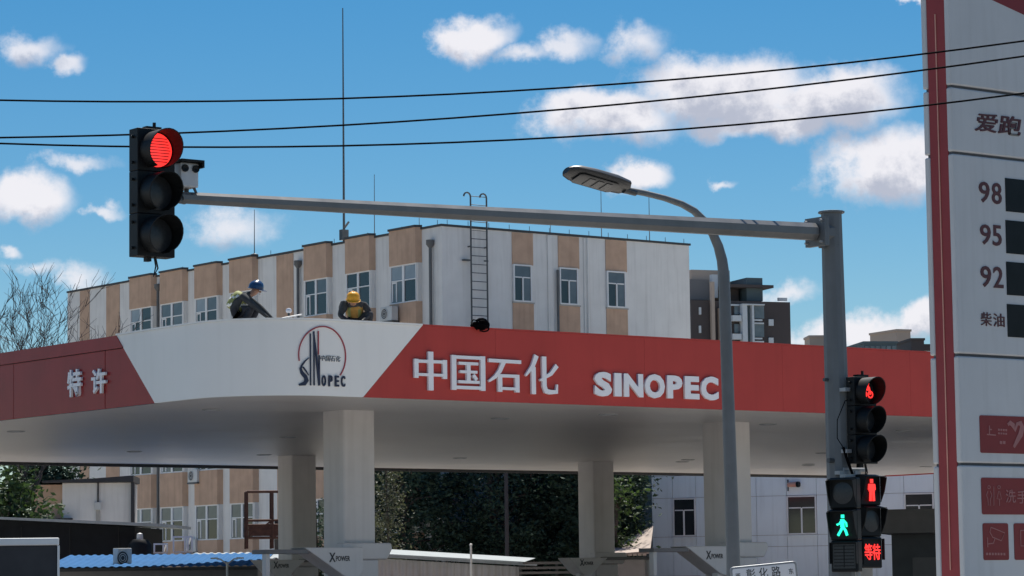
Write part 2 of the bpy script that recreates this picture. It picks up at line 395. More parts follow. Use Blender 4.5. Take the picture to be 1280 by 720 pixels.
# outline polygon of the plate
outl = [(0, LV)] + [(path(LA * i / 16).x, path(LA * i / 16).y) for i in range(17)] + [(LU, 0), (LU, LV)]
def inset(p, d): return (min(max(p[0], d), LU - d), min(max(p[1], d), LV - d)) if not (p[0] < RC and p[1] < RC) else (RC + (p[0] - RC) * (RC - d) / RC, RC + (p[1] - RC) * (RC - d) / RC)
for k in range(12):                                    # ceiling boards, 2.5 m wide, with narrow joints
    v0, v1 = .05 + k * 2.508, .05 + (k + 1) * 2.508 - .012
    P_ = [inset(p, .05) for p in outl]
    P_ = [(x, max(v0, min(v1, y))) for x, y in P_] if k == 0 else [(.05, v1), (.05, v0), (LU - .05, v0), (LU - .05, v1)]
    b = MB(); b.prism([(x, y, ZB + .04) for x, y in P_], (0, 0, .10)); b.build('soffit_board', 'soffit', can)
b = MB(); b.prism([(*inset(p, .30), ZT - .30) for p in outl], (0, 0, .18)); b.build('roof_deck', 'galv', can)
# white rounded corner
sbL, stL, sbR, stR = s_left(3.42), s_left(5.0), s_front(2.76), s_front(4.23)
def shell(name, m, sL, sR, z0, z1, o0, o1, N=40, K=8, par=can, bev=0):
    b = MB(); vs = []
    for lay in (o1, o0):
        for j in range(K + 1):
            t = j / K; a, c_ = sL(t), sR(t)
            for i in range(N + 1):
                p = path(a + (c_ - a) * i / N, lay); vs.append((p.x, p.y, z0 + (z1 - z0) * t))
    W = N + 1; H = (K + 1) * W; fs = []
    for j in range(K):
        for i in range(N):
            q = j * W + i; fs.append((q, q + 1, q + W + 1, q + W)); fs.append((q + H, q + H + W, q + H + W + 1, q + H + 1))
    for i in range(N): fs.append((i, i + H, i + H + 1, i + 1)); q = K * W + i; fs.append((q, q + 1, q + H + 1, q + H))
    for j in range(K): q = j * W; fs.append((q, q + W, q + W + H, q + H)); q = j * W + N; fs.append((q, q + H, q + W + H, q + W))
    b.add(vs, fs); return b.build(name, m, par, smooth=True)
lerp = lambda a, c_: (lambda t: a + (c_ - a) * t)
tag(shell('fascia_panel', 'white_panel', lerp(sbL, stL), lerp(sbR, stR), ZB, ZT, -.05, .030), 'white rounded corner panel of the canopy edge')
shell('edge_trim', 'white_panel', lerp(stL, stL), lerp(stR, stR), ZT + .003, ZT + .04, -.09, .05, K=1)
# red front
b = MB(); b.prism([(2.775, -.022, ZB), (6.098, -.022, ZB), (6.098, -.022, ZT), (4.245, -.022, ZT)], (0, .07, 0)); tag(b.build('fascia_panel', 'red_panel', can), 'slanted first red panel of the canopy front')
for k in range(10):
    a_ = 6.10 + k * 4.03; b = MB(); b.box(a_ + .002, min(LU, a_ + 4.03) - .002, -.022, .048, ZB, ZT); b.build('fascia_panel', 'red_panel', can)
b = MB(); b.box(4.23, LU, -.035, .08, ZT + .003, ZT + .032); b.build('edge_trim', 'red_panel', can)
# red side: cap strip and panels
zc = ZT - .27
b = MB(); b.prism([(-.05, 4.70, zc), (-.05, LV, zc), (-.05, LV, ZT), (-.05, 4.985, ZT)], (.09, 0, 0)); tag(b.build('cap_strip', 'red_gloss', can), 'dark glossy red cap along the side edge')
b = MB(); b.box(.03, .08, 3.42, LV, ZB, ZT); b.build('fascia_backing', 'dark_trim', can)
vs_ = [5.50, 9.60, 13.7, 17.8, 21.9, 26.0, LV]
vb = lambda z: 3.42 + (5.0 - 3.42) * (z - ZB) / (ZT - ZB) + .012
b = MB(); b.prism([(-.012, vb(ZB), ZB), (-.012, 5.49, ZB), (-.012, 5.49, zc - .012), (-.012, vb(zc - .012), zc - .012)], (.035, 0, 0)); b.build('fascia_panel', 'red_gloss', can, bevel=.004)
for a_, b_ in zip(vs_, vs_[1:]):
    b = MB(); b.box(-.018, .025, a_ + .008, b_ - .008, ZB, zc - .012); b.build('fascia_panel', 'red_gloss', can, bevel=.004)
# back and right edges
b = MB(); b.box(.05, LU, LV - .04, LV, ZB - .0, ZT); b.build('fascia_panel', 'red_panel', can)
b = MB(); b.box(.05, LU - .01, LV - .10, LV - .02, ZB - .055, ZB + .035); b.build('gutter', 'dark_trim', can)
b = MB(); b.box(LU - .04, LU, .05, LV - .045, ZB, ZT); b.build('fascia_panel', 'red_panel', can)
# columns with base casings
def rounded_sq(x0, x1, y0, y1, r, n=4):
    P = []
    for cx, cy, a0 in ((x1 - r, y1 - r, 0), (x0 + r, y1 - r, 90), (x0 + r, y0 + r, 180), (x1 - r, y0 + r, 270)):
        for i in range(n + 1):
            a = R(a0 + 90 * i / n); P.append((cx + r * math.cos(a), cy + r * math.sin(a)))
    return P
CW = .84
for u0 in (5.14, 16.15, 27.45, 38.6):
    for v0 in (4.22, 23.25):
        b = MB(); b.prism([(x, y, .13) for x, y in rounded_sq(u0, u0 + CW, v0, v0 + CW, .07)], (0, 0, ZB - .13 + .05)); c_ = b.build('column', 'column_white', can, smooth=True)
        b = MB(); b.prism([(u0 - .25, v0 - .32, 2.62), (u0 + 1.02, v0 - .32, 2.62), (u0 + 1.06, v0 - .32, 2.50), (u0 + .92, v0 - .32, 2.26), (u0 - .25, v0 - .32, 2.26)][::-1], (0, .30, 0))
        b.build('casing_head', 'column_white', c_, bevel=.04, seg=3)
        b = MB(); b.box(u0 - .2, u0 + .70, v0 - .29, v0 - .01, .13, 2.258); b.build('casing', 'column_white', c_, bevel=.03)
# ceiling lamps
me_r = MB(); me_r.lathe((0, 0, 0), [(.22, .03), (.22, -.012), (.19, -.018), (.18, .0)], 20); me_r = me_r.mesh('lamp_ring', 'galv', True)
me_l = MB(); me_l.lathe((0, 0, 0), [(.18, -.006), (.10, -.012), (.001, -.014)], 16); me_l = me_l.mesh('lens', 'letter_white', True)
spots = [CF.flat(px, py, ZB) for px, py in ((20, 541), (265, 514), (168, 566), (575, 574), (625, 525), (360, 548), (330, 570), (760, 520), (960, 532), (1130, 540), (860, 576), (1010, 583))]
spots += [(30.5 + 5.5 * i, v_) for i in range(3) for v_ in (3, 9.5, 16, 22.5)]
for u_, v_ in spots:
    o = link('ceiling_lamp', me_r, can, loc=(u_, v_, ZB + .036)); link('lens', me_l, o)
# front lettering
STROKES = {
 'a': [([(.06, .80), (.06, .31)], .15), ([(.94, .80), (.94, .31)], .15), ([(.0, .745), (.98, .745)], .09), ([(.0, .40), (.98, .40)], .08), ([(.5, 1), (.5, 0)], .18)],
 'b': [([(.08, .98), (.08, 0)], .16), ([(.93, .98), (.93, 0)], .16), ([(.08, .925), (.93, .925)], .09), ([(.08, .075), (.93, .075)], .09), ([(.22, .755), (.79, .755)], .08), ([(.25, .52), (.76, .52)], .075), ([(.2, .235), (.82, .235)], .08), ([(.5, .755), (.5, .235)], .13), ([(.64, .44), (.74, .30)], .10)],
 'c': [([(.0, .915), (1, .90)], .10), ([(.47, .91), (.34, .62), (.20, .44), (.0, .30)], [.15, .13, .11, .06]), ([(.34, .52), (.34, .0)], .15), ([(.87, .52), (.87, .0)], .15), ([(.34, .475), (.87, .475)], .09), ([(.34, .10), (.87, .10)], .08)],
 'd': [([(.34, 1), (.22, .72), (.0, .47)], [.15, .13, .06]), ([(.24, .70), (.24, 0)], .15), ([(.57, .98), (.57, .22), (.62, .09), (.74, .065), (.95, .075), (.97, .27)], [.15, .15, .15, .13, .12, .05]), ([(.97, .76), (.78, .54), (.44, .36)], [.13, .11, .06])]}
for key, (pa, pb), nm in (('a', ((515, 439), (556, 489)), '中'), ('b', ((561, 443), (604, 489)), '国'), ('c', ((608, 447), (649, 491)), '石'), ('d', ((654, 444), (695, 494)), '化')):
    u0, z1 = CF.front(*pa); u1, z0 = CF.front(*pb); b = MB()
    for i, (pts, wd) in enumerate(STROKES[key]):
        W_, H_ = u1 - u0, z1 - z0
        p2 = [(u0 + x * W_, z0 + y * H_) for x, y in pts]; w2 = [q * W_ * .88 for q in wd] if isinstance(wd, list) else wd * W_ * .86
        b.ribbon(p2, w2, lambda x, y, d: Vector((x, -d, y)), .03, .085 + .0015 * i)
    b.build('character', 'letter_white', can)
ua, za = CF.front(740, 463); ub, zb_ = CF.front(895, 503)
wS = ub - ua; spans = []
for ch, p0, p1 in (('S', 740, 762), ('I', 765, 774), ('N', 777, 801), ('O', 803, 828), ('P', 831, 850), ('E', 853, 871), ('C', 873, 895)):
    q0, q1 = CF.front(p0, 480)[0], CF.front(p1, 480)[0]
    put_text(ch, 'letter', 'letter_white', can, q0, -.03, 5.665 + (.0 if ch not in 'SOC' else -.012), q1 - q0, .50 if ch not in 'SOC' else .525, .055, .05)
for ch, pa, pb in (('特', (88, 463), (105, 495)), ('许', (118, 462), (136, 491))):
    v0, z1 = CF.left(*pa); v1, z0 = CF.left(*pb)
    put_text(ch, 'character', 'letter_white', can, -.03, v0, z0, v0 - v1, z1 - z0, .05, .022, facing='-x')
# emblem on the rounded corner
def s_at(px, z):
    best = None
    for i in range(400):
        s_ = -1 + 6 * i / 400; p = path(s_, .05); P = CF.w(p.x, p.y, z) - CAM
        q = 640 + FPX * P.dot(RGT) / P.dot(FWD)
        if best is None or abs(q - px) < best[0]: best = (abs(q - px), s_)
    return best[1]
zE = ZB + .805; sE = s_at(405, zE); RE = .575
sx0 = (s_at(434, zE) - s_at(376, zE)) / 2
def em(x, y, d):
    p = path(sE + x * sx0, .03 + d); return Vector((p.x, p.y, zE + y * RE))
b = MB(); b.ribbon([(math.cos(R(a)), math.sin(R(a))) for a in range(-42, 197, 6)], .042, em, .0, .020); ring = tag(b.build('emblem_ring', 'emblem_red', can), 'thin dark red ring of the emblem')
b = MB()
b.ribbon([(-.60, -.10), (-.74, -.20), (-.88, -.36), (-.93, -.48), (-.88, -.62), (-.74, -.76), (-.70, -.88), (-.78, -.99), (-1.0, -1.04)], [.02, .05, .07, .09, .12, .15, .17, .15, .06], em, .0, .022)
b.ribbon([(-.84, -.42), (-.72, -.56), (-.62, -.70)], [.05, .05, .03], em, .0, .026)
b.ribbon([(-.54, .74), (-.54, -.2), (-.54, -1.05)], .048, em, .0, .024)
b.ribbon([(-.40, .82), (-.40, -.2), (-.40, -1.05)], .048, em, .0, .026)
b.ribbon([(-.41, .80), (-.30, -.1), (-.20, -1.05)], [.05, .08, .06], em, .0, .027)
b.ribbon([(-.19, .0), (-.19, -.5), (-.19, -1.05)], .05, em, .0, .029)
b.build('emblem_letters', 'navy', can)
b = MB(); b.ribbon([(-.22, .84), (-.22, .4), (-.22, .02)], .045, em, .0, .023); b.build('emblem_bar', 'emblem_red', can)
for ch, xx, ww in (('O', -.09, .19), ('P', .20, .19), ('E', .49, .19), ('C', .78, .19)):
    link('emblem_letter', text_mesh(ch, 'emblem_letter', 'navy', ww * .9, .38, .04, .02, fn=lambda x, y, z, xx=xx: em(xx + x, -1.07 + y, z)), can)
link('emblem_script', text_mesh('中国石化', 'emblem_script', 'navy', .90, .20, .015, -.014, .25, fn=lambda x, y, z: em(-.13 + x, -.20 + y, z)), can)

# ------------------------------------------------------------------ plaster building behind
bld = thing('plaster_building', 'pale grey plaster office block with tan bays and many white windows behind the canopy', 'building', BF.w(0, 0, 0), A)
ZR, ZW, ST, WH = 15.955, 14.62, 3.1, 1.57
BU, BV = 13.06, 31.0
b = MB(); b.box(0, BU, 0, BV, 0, ZR); b.build('wall', 'plaster', bld)
b = MB(); b.box(-.06, BU + .06, -.06, .25, ZR + .003, ZR + .09); b.box(-.06, .25, .253, BV, ZR + .003, ZR + .09); b.build('coping', 'coping', bld)
# window meshes
def win_mesh(w_, h, cols, trans, d=.09, fr=.07, mull=None, single_top=False):
    """frame in x-z plane facing -y with its outer size; returns frame mesh and pane meshes with offsets"""
    f = MB(); f.box(0, fr, -d, 0, 0, h); f.box(w_ - fr, w_, -d, 0, 0, h); f.box(fr, w_ - fr, -d, 0, 0, fr); f.box(fr, w_ - fr, -d, 0, h - fr, h)
    panes = []; n = len(cols); x = fr; inner = w_ - 2 * fr
    for i, c_ in enumerate(cols):
        x1 = x + inner * c_
        if i < n - 1: mw = (mull or fr * 1.1) / 2; f.box(x1 - mw, x1 + mw, -d - .004, 0, fr, h - fr if not single_top else fr + (h - 2 * fr) * (1 - trans))
        zt = fr + (h - 2 * fr) * (1 - trans)
        f.box(x + fr * .5, x1 - fr * .5, -d + .006, 0, zt - fr * .4, zt + fr * .4)
        panes.append((x, x1, zt, h - fr)); panes.append((x, x1, fr, zt)); x = x1
    if single_top: panes = [(fr, w_ - fr, panes[0][2], h - fr)] + [q for i, q in enumerate(panes) if i % 2]
    return f.mesh('window', 'frame_white'), panes
pane_cache = {}
def pane(w_, h, m):
    k = (round(w_, 3), round(h, 3), m)
    if k not in pane_cache:
        b = MB(); b.box(0, w_, -.02, 0, 0, h); pane_cache[k] = b.mesh('pane', m)
    return pane_cache[k]
def put_window(me, panes, parent, loc, rz, glass):
    o = link('window', me, parent, loc=loc, rz=rz)
    for (x0, x1, z0, z1), g in zip(panes, glass): link('pane', pane(x1 - x0, z1 - z0, g), o, loc=(x0, -.035, z0))
    return o
G = ['glass', 'glass_mid', 'glass_pale']
bays = [(1.36, 3.42), (4.66, 6.64), (7.86, 9.80), (13.72, 15.82), (16.68, 18.80), (19.66, 21.86), (22.46, 24.66)]
wl_me, wl_p = win_mesh(1.84, WH, [.5, .5], .40, fr=.055, mull=.14)
def bayp(v0, v1, d, ch, z0, z1):
    b = MB(); b.prism([(-.0, v0, z0), (-d, v0 + ch, z0), (-d, v1 - ch, z0), (-.0, v1, z0)], (0, 0, z1 - z0)); return b
k = 0
for v0, v1 in bays:
    for fl in range(5):
        zt = ZW - fl * ST; zs = zt - WH
        top = ZR + .10 if fl == 0 else zt + ST - WH
        me = bayp(v0, v1, .26, .10, zt, top); me.build('bay_panel', 'beige', bld)
        if fl == 0:
            c_ = bayp(v0 - .03, v1 + .03, .31, .10, ZR + .103, ZR + .19); c_.build('coping', 'coping', bld)
        # bay sides beside the window, window, sill
        for q0, q1 in ((v0 + .04, v0 + .10), (v1 - .10, v1 - .04)): b = MB(); b.box(-.2, .0, q0, q1, zs, zt - .003); b.build('window_jamb', 'plaster', bld)
        wv_ = v1 - v0 - .22; g = []
        me_, pp = (wl_me, wl_p)
        for i in range(4): g.append(rnd.choice(['glass', 'glass_mid', 'glass_mid', 'glass_pale'] if i % 2 == 0 else ['glass', 'glass', 'glass_mid']))
        o = put_window(me_, pp, bld, (-.13, v1 - .11, zs), -math.pi / 2, g); o.scale.x = wv_ / 1.84
        # a casement standing behind the left light
        b = MB(); b.box(.10, .16, -.075, -.04, .09, .90); b.box(.38, .44, -.075, -.04, .09, .90); b.box(.16, .38, -.074, -.04, .84, .90); b.build('casement', 'frame_white', o)
    b = bayp(v0, v1, .26, .10, 0, ZW - 4 * ST - WH); b.build('bay_panel', 'beige', bld)
for v0, v1 in ((10.88, 12.2), (25.90, 27.15), (28.8, 29.72)):
    b = MB(); b.box(-.03, 0, v0, v1, 0, ZR - .02); b.build('pilaster_strip', 'beige', bld)
for v_ in (30.2, 12.75): pass
# right-hand face
wr_me, wr_p = win_mesh(.98, 1.53, [.5, .5], .33, fr=.058, single_top=True)
for u0, u1 in ((3.53, 4.60), (5.92, 7.02), (8.44, 9.58)):
    for fl in range(5):
        zt = ZW - .0 - fl * ST; zs = zt - 1.53; top = ZR - .02 if fl == 0 else zt + ST - 1.53
        b = MB(); b.box(u0, u1, -.035, 0, zt, top); b.build('tan_panel', 'beige', bld)
        b = MB(); b.box(u0 - .02, u1 + .02, -.075, 0, zs - .06, zs - .003); b.build('window_sill', 'concrete', bld)
        o = put_window(wr_me, wr_p, bld, (u0 + .01, -.012, zs), 0, ['glass_mid', 'glass', 'glass_mid'] if fl == 0 else ['glass_mid', 'glass', 'glass'])
        o.scale.x = (u1 - u0 - .14) / .98
for u_, m in ((5.35, 'plaster'), (7.25, 'plaster')):
    b = MB(); b.box(u_, u_ + .28, -.05, 0, 0, ZR - .03); b.build('pilaster_strip', m, bld)
def pipe(pts, r, name='downpipe', m='pipe', hop=True):
    b = MB(); b.tube(pts, r, 8)
    if hop: p = pts[0]; b.lathe(p, [(.001, .22), (.17, .2), (.17, .02), (r, -.12)], 10)
    return b.build(name, m, bld, smooth=True)
pipe([(5.80, -.12, 14.5), (5.80, -.12, 0)], .055, hop=False); pipe([(7.40, -.11, 15.9), (7.40, -.11, 0)], .03, m='plaster', hop=False)
for v_, z in ((10.35, 15.35), (.62, 15.25), (22.16, 15.4)): pipe([(-.12, v_, z), (-.12, v_, 0)], .065)
b = MB()
for i in range(13):                                   # lightning strip on little studs along the parapet
    t = i / 12; b.tube([(.02, .3 + t * 29.8, ZR + .05), (.02, .3 + t * 29.8, ZR + .28)], .012, 4); b.tube([(.3 + t * 12.5, .02, ZR + .05), (.3 + t * 12.5, .02, ZR + .28)], .012, 4)
b.build('lightning_strip', 'steel_dark', bld)

# air conditioners on that building
def ac_unit(name, label, loc, rz, w_=.82, h=.58, d=.32):
    t = thing(name, label, 'air conditioner', loc, rz, 'outdoor air conditioning units')
    b = MB(); b.box(-w_ / 2, w_ / 2, -d, 0, 0, h); b.build('casing', 'ac', t, bevel=.015)
    b = MB(); b.lathe((-.1, -d - .004, h / 2), [(.235, 0), (.235, -.02), (.205, -.02), (.205, 0)], 24, 'y')
    for q in (.15, .09): b.lathe((-.1, -d - .004, h / 2), [(q, -.016), (q - .012, -.018), (q - .022, -.016)], 20, 'y')
    b.build('fan_guard', 'ac', t, smooth=True)
    b = MB(); b.lathe((-.1, -d - .003, h / 2), [(.203, 0), (.001, -.001)], 20, 'y'); b.build('fan_opening', 'dark_trim', t)
    b = MB(); b.box(-w_ / 2 - .02, w_ / 2 + .02, -d - .02, .05, -.07, -.003); b.build('bracket', 'steel_dark', t); return t
v_, z = BF.left(498, 402, -.05)
ac_unit('air_conditioner', 'white air conditioner on the plaster wall right of the yellow helmet', BF.w(-.35, v_, z), A - math.pi / 2)
v_, z = BF.left(248, 603, -.05)
ac_unit('air_conditioner', 'white air conditioner high on the plaster wall under the canopy', BF.w(-.05, v_, z), A - math.pi / 2)
v_, z = BF.left(246, 690, -.05)
ac_unit('air_conditioner', 'small air conditioner low on the plaster wall above the blue roof', BF.w(-.05, v_, z), A - math.pi / 2)

# roof ladder
ux0 = BF.front(589, 330, -.2)[0]; ux1 = BF.front(609, 330, -.2)[0]
lad = thing('roof_ladder', 'dark steel ladder climbing the plaster wall with hooped tops', 'ladder', BF.w((ux0 + ux1) / 2, -.2, 0), A)
hw = (ux1 - ux0) / 2
for s_ in (-1, 1):
    zt = ZR + 1.25
    b = MB(); b.tube([(s_ * hw, 0, 6.0), (s_ * hw, 0, zt)] + [(s_ * hw - s_ * .0 + (-.17) * (1 - math.cos(a)) * 1, .0 + .0 * a, zt + .17 * math.sin(a)) for a in (.5, 1.0, 1.57, 2.1, 2.6, 3.14)] , .035, 6); b.build('rail', 'steel_dark', lad)
    b = MB(); b.tube([(s_ * hw, 0, 15.2), (s_ * hw, .2, 15.2)], .03, 6); b.build('wall_bracket', 'steel_dark', lad)
for i in range(33):
    b = MB(); b.tube([(-hw, 0, 6.2 + i * .345), (hw, 0, 6.2 + i * .345)], .016, 6); b.build('rung', 'steel_dark', lad)
b = MB(); b.box(-hw - .35, -hw - .0, -.02, .15, ZR - 1.35, ZR - 1.29); b.box(hw - .2, hw + .0, -.08, -.04, ZR - 1.35, ZR - 1.29); b.build('step_bracket', 'steel_dark', lad)
# coil of cable lying on the canopy roof in front of the ladder foot
P = CF.loc(at(600, 405, 59.5))
coil = thing('cable_coil', 'dark tangled coil of cable on the canopy edge under the ladder', 'cable', CF.w(P[0], P[1], ZT - .12), A)
b = MB(); r2 = random.Random(3)
for i in range(34):
    a0 = r2.uniform(0, 6.28); rr = r2.uniform(.10, .21); tilt = r2.uniform(-.9, .9); pts = []
    for k in range(13):
        a = a0 + k * .5; pts.append((rr * math.cos(a), rr * math.sin(a) * math.cos(tilt) * .8, .19 + rr * math.sin(a) * math.sin(tilt) + r2.uniform(-.02, .02)))
    b.tube(pts, .016, 5)
b.build('cable', 'wire', coil)

# roof aerials
def aerial(label, px, py0, py1, r0, r1, v=6., box=False, cat='antenna', group='thin roof rods'):
    d = 118 + v; base = at(px[0], py0, d); top = at(px[1], py1, d)
    t = thing('roof_aerial', label, cat, (base.x, base.y, ZR - .02), A, group)
    b = MB(); b.tube([(0, 0, 0), (top.x - base.x, top.y - base.y, top.z - ZR + .02)], [r0, r1], 6); b.build('rod', 'steel_dark', t)
    b = MB(); b.lathe((0, 0, 0), [(.16, 0), (.16, .05), (r0, .10)], 10); b.build('foot', 'steel_dark', t)
    if box:
        b = MB(); b.box(-.16, .16, -.12, .12, .25, .70); b.tube([(.0, 0, .75), (.25, 0, 1.05)], .05, 6); b.build('antenna_box', 'steel_dark', t)
aerial('tallest roof aerial, dark mast with a small box at its foot', (430, 428.5), 300, 10, .055, .022, 3., True, group=None)
for lb, p, y0, y1 in (('thin roof rod right of the tall aerial', (468, 468), 296, 218), ('thin roof rod at the left, above the blue helmet worker', (318, 318), 320, 262),
                      ('thin roof rod between ladder and street lamp, left of a pair', (752, 751), 298, 232), ('thin roof rod behind the mast arm, right of a pair', (812, 811), 300, 238),
                      ('short roof rod left of the ladder', (524, 524), 288, 268), ('short roof rod right of the ladder', (688, 688), 292, 278)):
    aerial(lb, p, y0, y1, .022, .012)

# ------------------------------------------------------------------ far high-rise blocks
def block(name, label, corner_px, y, ang, faces):
    pass
HF = Frame(*at(905, 400, 330).xy, R(20))
hr = thing('apartment_tower', 'dark brown high-rise with white bay windows behind the red canopy edge', 'building', HF.w(0, 0, 0), R(20))
def hbox(px0, px1, py0, m, name, v0=0., dep=14., zb=0., py1=None, par=hr, bev=0):
    u0, z1 = HF.front(px0, py0, v0); u1, _ = HF.front(px1, py0, v0)
    if py1 is not None: zb = HF.front(px0, py1, v0)[1]
    b = MB(); b.box(u0, u1, v0, v0 + dep, zb, z1); return b.build(name, m, par)
hbox(864, 914, 375, 'brown_block', 'wing', 1.0, 14)
hbox(864, 912, 337, 'tan_block', 'roof_house', 6., 8., py1=374)
hbox(862, 893, 349, 'grey_block', 'roof_house', 4., 4., py1=374.5)
hbox(911, 987.5, 376, 'brown_block', 'wall', .0, 16)
hbox(911, 923, 357, 'brown_block', 'roof_house', 3., 6, py1=376)
hbox(933, 953, 347, 'teal_block', 'stair_tower', 1.5, 6, py1=376)
hbox(911, 967, 355, 'brown_block', 'roof_slab', .6, 9, py1=358.5)
hbox(912, 924, 380, 'trim_white', 'roof_band', -.4, .35, py1=382)
for i, y0 in enumerate((382, 405, 428)):
    o = hbox(918, 928, y0, 'glass_mid', 'window', -.3, .25, py1=y0 + 11); 
    hbox(916, 927, y0 + 12, 'trim_white', 'balcony', -.9, .85, py1=y0 + 19)
    hbox(943, 955, y0, 'glass_mid', 'window', -.5, .45, py1=y0 + 16); hbox(943, 953, y0 + 17, 'trim_white', 'balcony', -.8, .75, py1=y0 + 19); hbox(943, 955, y0 + 21, 'trim_white', 'balcony', -.8, .75, py1=y0 + 22.8)
    hbox(961, 967, y0 + 17, 'trim_white', 'window', -.2, .18, py1=y0 + 25); hbox(874, 876.5, y0 + 2, 'trim_white', 'window', .8, .18, py1=y0 + 11)
hbox(928, 934, 381, 'trim_white', 'pier', -1., .9, py1=470); hbox(940, 942.5, 381, 'trim_white', 'pier', -1., .9, py1=470); hbox(934.2, 939.8, 382, 'teal_block', 'stair_window', -.3, .25, py1=470)
hbox(889, 893, 352, 'tan_block', 'pier', .4, .5, py1=470); hbox(899, 902, 385, 'tan_block', 'pier', .4, .5, py1=470)
hbox(890, 897, 343, 'trim_white', 'roof_box', 3.2, .7, py1=372)
hbox(928, 956, 379.5, 'trim_white', 'roof_band', -1.1, 1.05, py1=381)
hbox(973, 984, 372, 'trim_white', 'roof_rail', 2, .3, py1=376)
def far_block(name, label, px0, px1, py, y, m, ang=A, dep=12., split=None):
    p0 = at(px0, py, y); fr = Frame(p0.x, p0.y, ang); t = thing(name, label, 'building', fr.w(0, 0, 0), ang)
    u1, _ = fr.front(px1, py); b = MB(); b.box(0, u1, 0, dep, 0, p0.z); b.build('wall', m, t)
    b = MB(); b.box(-.12, u1 + .12, -.12, dep + .12, p0.z + .003, p0.z + .3); b.build('parapet', m, t); return t, fr, u1, p0.z
far_block('flat_roofed_block', 'small tan flat-roofed block left of the grey signal pole, above the red canopy edge', 1012, 1034, 422, 380, 'tan_block', R(4), 4)
t, fr, u1, z1 = far_block('flat_roofed_block', 'big tan flat-roofed block rising above the red canopy edge by the price sign', 1121, 1138, 414, 400, 'tan_block', R(25), 7)
t, fr, u1, z1 = far_block('low_glazed_block', 'low dark teal block in front of the big tan block', 1080, 1121, 429.5, 370, 'teal_block', R(8), 10)
for i in range(6):
    b = MB(); b.box(u1 * (i + .1) / 6, u1 * (i + .86) / 6, -.08, -.004, z1 - 2.2, z1 - .3); b.build('window', 'glass_mid', t)
t, fr, u1, z1 = far_block('low_glazed_block', 'small dark roof house between the tan block and the price sign', 1139, 1155, 425.5, 380, 'brown_block', R(8), 8)
b = MB(); b.box(u1, u1 + 2.4, 1, 3, z1 - 1.2, z1 - .4); b.build('beam', 'brown_block', t)

# ------------------------------------------------------------------ traffic-light mast
PB = at(1043, 292, 40.)
MF = Frame(PB.x, PB.y)
mast = thing('signal_mast', 'grey steel traffic signal mast with a long tapered arm reaching left', 'signal mast', (PB.x, PB.y, .15), A)
ZA = PB.z - .15
b = MB(); b.tube([(0, 0, 0), (-.05, 0, ZA + .28)], [.20, .148], 12, rot=R(15)); b.build('pole', 'pole_grey', mast)
b = MB(); b.tube([(-.05, 0, ZA + .28), (-.05, 0, ZA + .31)], [.185, .185], 12); b.build('pole_cap', 'pole_grey', mast, bevel=.006)
b = MB(); b.lathe((0, 0, 0), [(.36, 0), (.36, .03), (.21, .031)], 12); b.build('base_plate', 'galv', mast)
utip, ztip = MF.front(226, 247); ztip -= .15
b = MB(); b.tube([(-.40, 0, ZA - .0), (utip, 0, ztip)], [.128, .072], 8); b.build('arm', 'arm_metal', mast)
b = MB(); b.tube([(-.30, 0, ZA + .0), (-.10, 0, ZA)], [.14, .15], 8); b.box(-.33, -.29, -.2, .2, ZA - .2, ZA + .2); b.box(-.37, -.333, -.2, .2, ZA - .2, ZA + .2)
b.box(-.29, .0, -.02, .02, ZA + .12, ZA + .2); b.box(-.29, .0, -.02, .02, ZA - .22, ZA - .12); b.build('arm_flange', 'pole_grey', mast)
for dy in (-.15, .15):
    for dz in (-.15, .15):
        b = MB(); b.tube([(-.42, dy, ZA + dz), (-.26, dy, ZA + dz)], .018, 6); b.build('bolt', 'galv', mast)
# signal heads
def visor(b, cx, cz, r, L, y0, cut=.45, th=.012, n=22, a0=-68, a1=248):
    """a tunnel visor round (cx, cz) opening towards -y, cut back below"""
    out = []; inn = []
    for i in range(n + 1):
        a = R(a0 + (a1 - a0) * i / n); k = (1 + math.sin(a)) / 2; ln = L * (cut + (1 - cut) * k)
        for rad, lst in ((r, out), (r - th, inn)):
            lst.append([(cx + rad * math.cos(a), y0, cz + rad * math.sin(a)), (cx + rad * math.cos(a), y0 - ln, cz + rad * math.sin(a))])
    vs = []; fs = []
    for i in range(n + 1): vs += [out[i][0], out[i][1], inn[i][1], inn[i][0]]
    for i in range(n):
        q = i * 4; p = q + 4; fs += [(q, q + 1, p + 1, p), (q + 1, q + 2, p + 2, p + 1), (q + 2, q + 3, p + 3, p + 2)]
    b.add(vs, fs)
def disc(b, cx, cz, r, y, n=28, bulge=.02):
    b.lathe((cx, y, cz), [(r, 0), (r * .7, -bulge * .6), (r * .3, -bulge * .95), (.001, -bulge)], n, 'y')
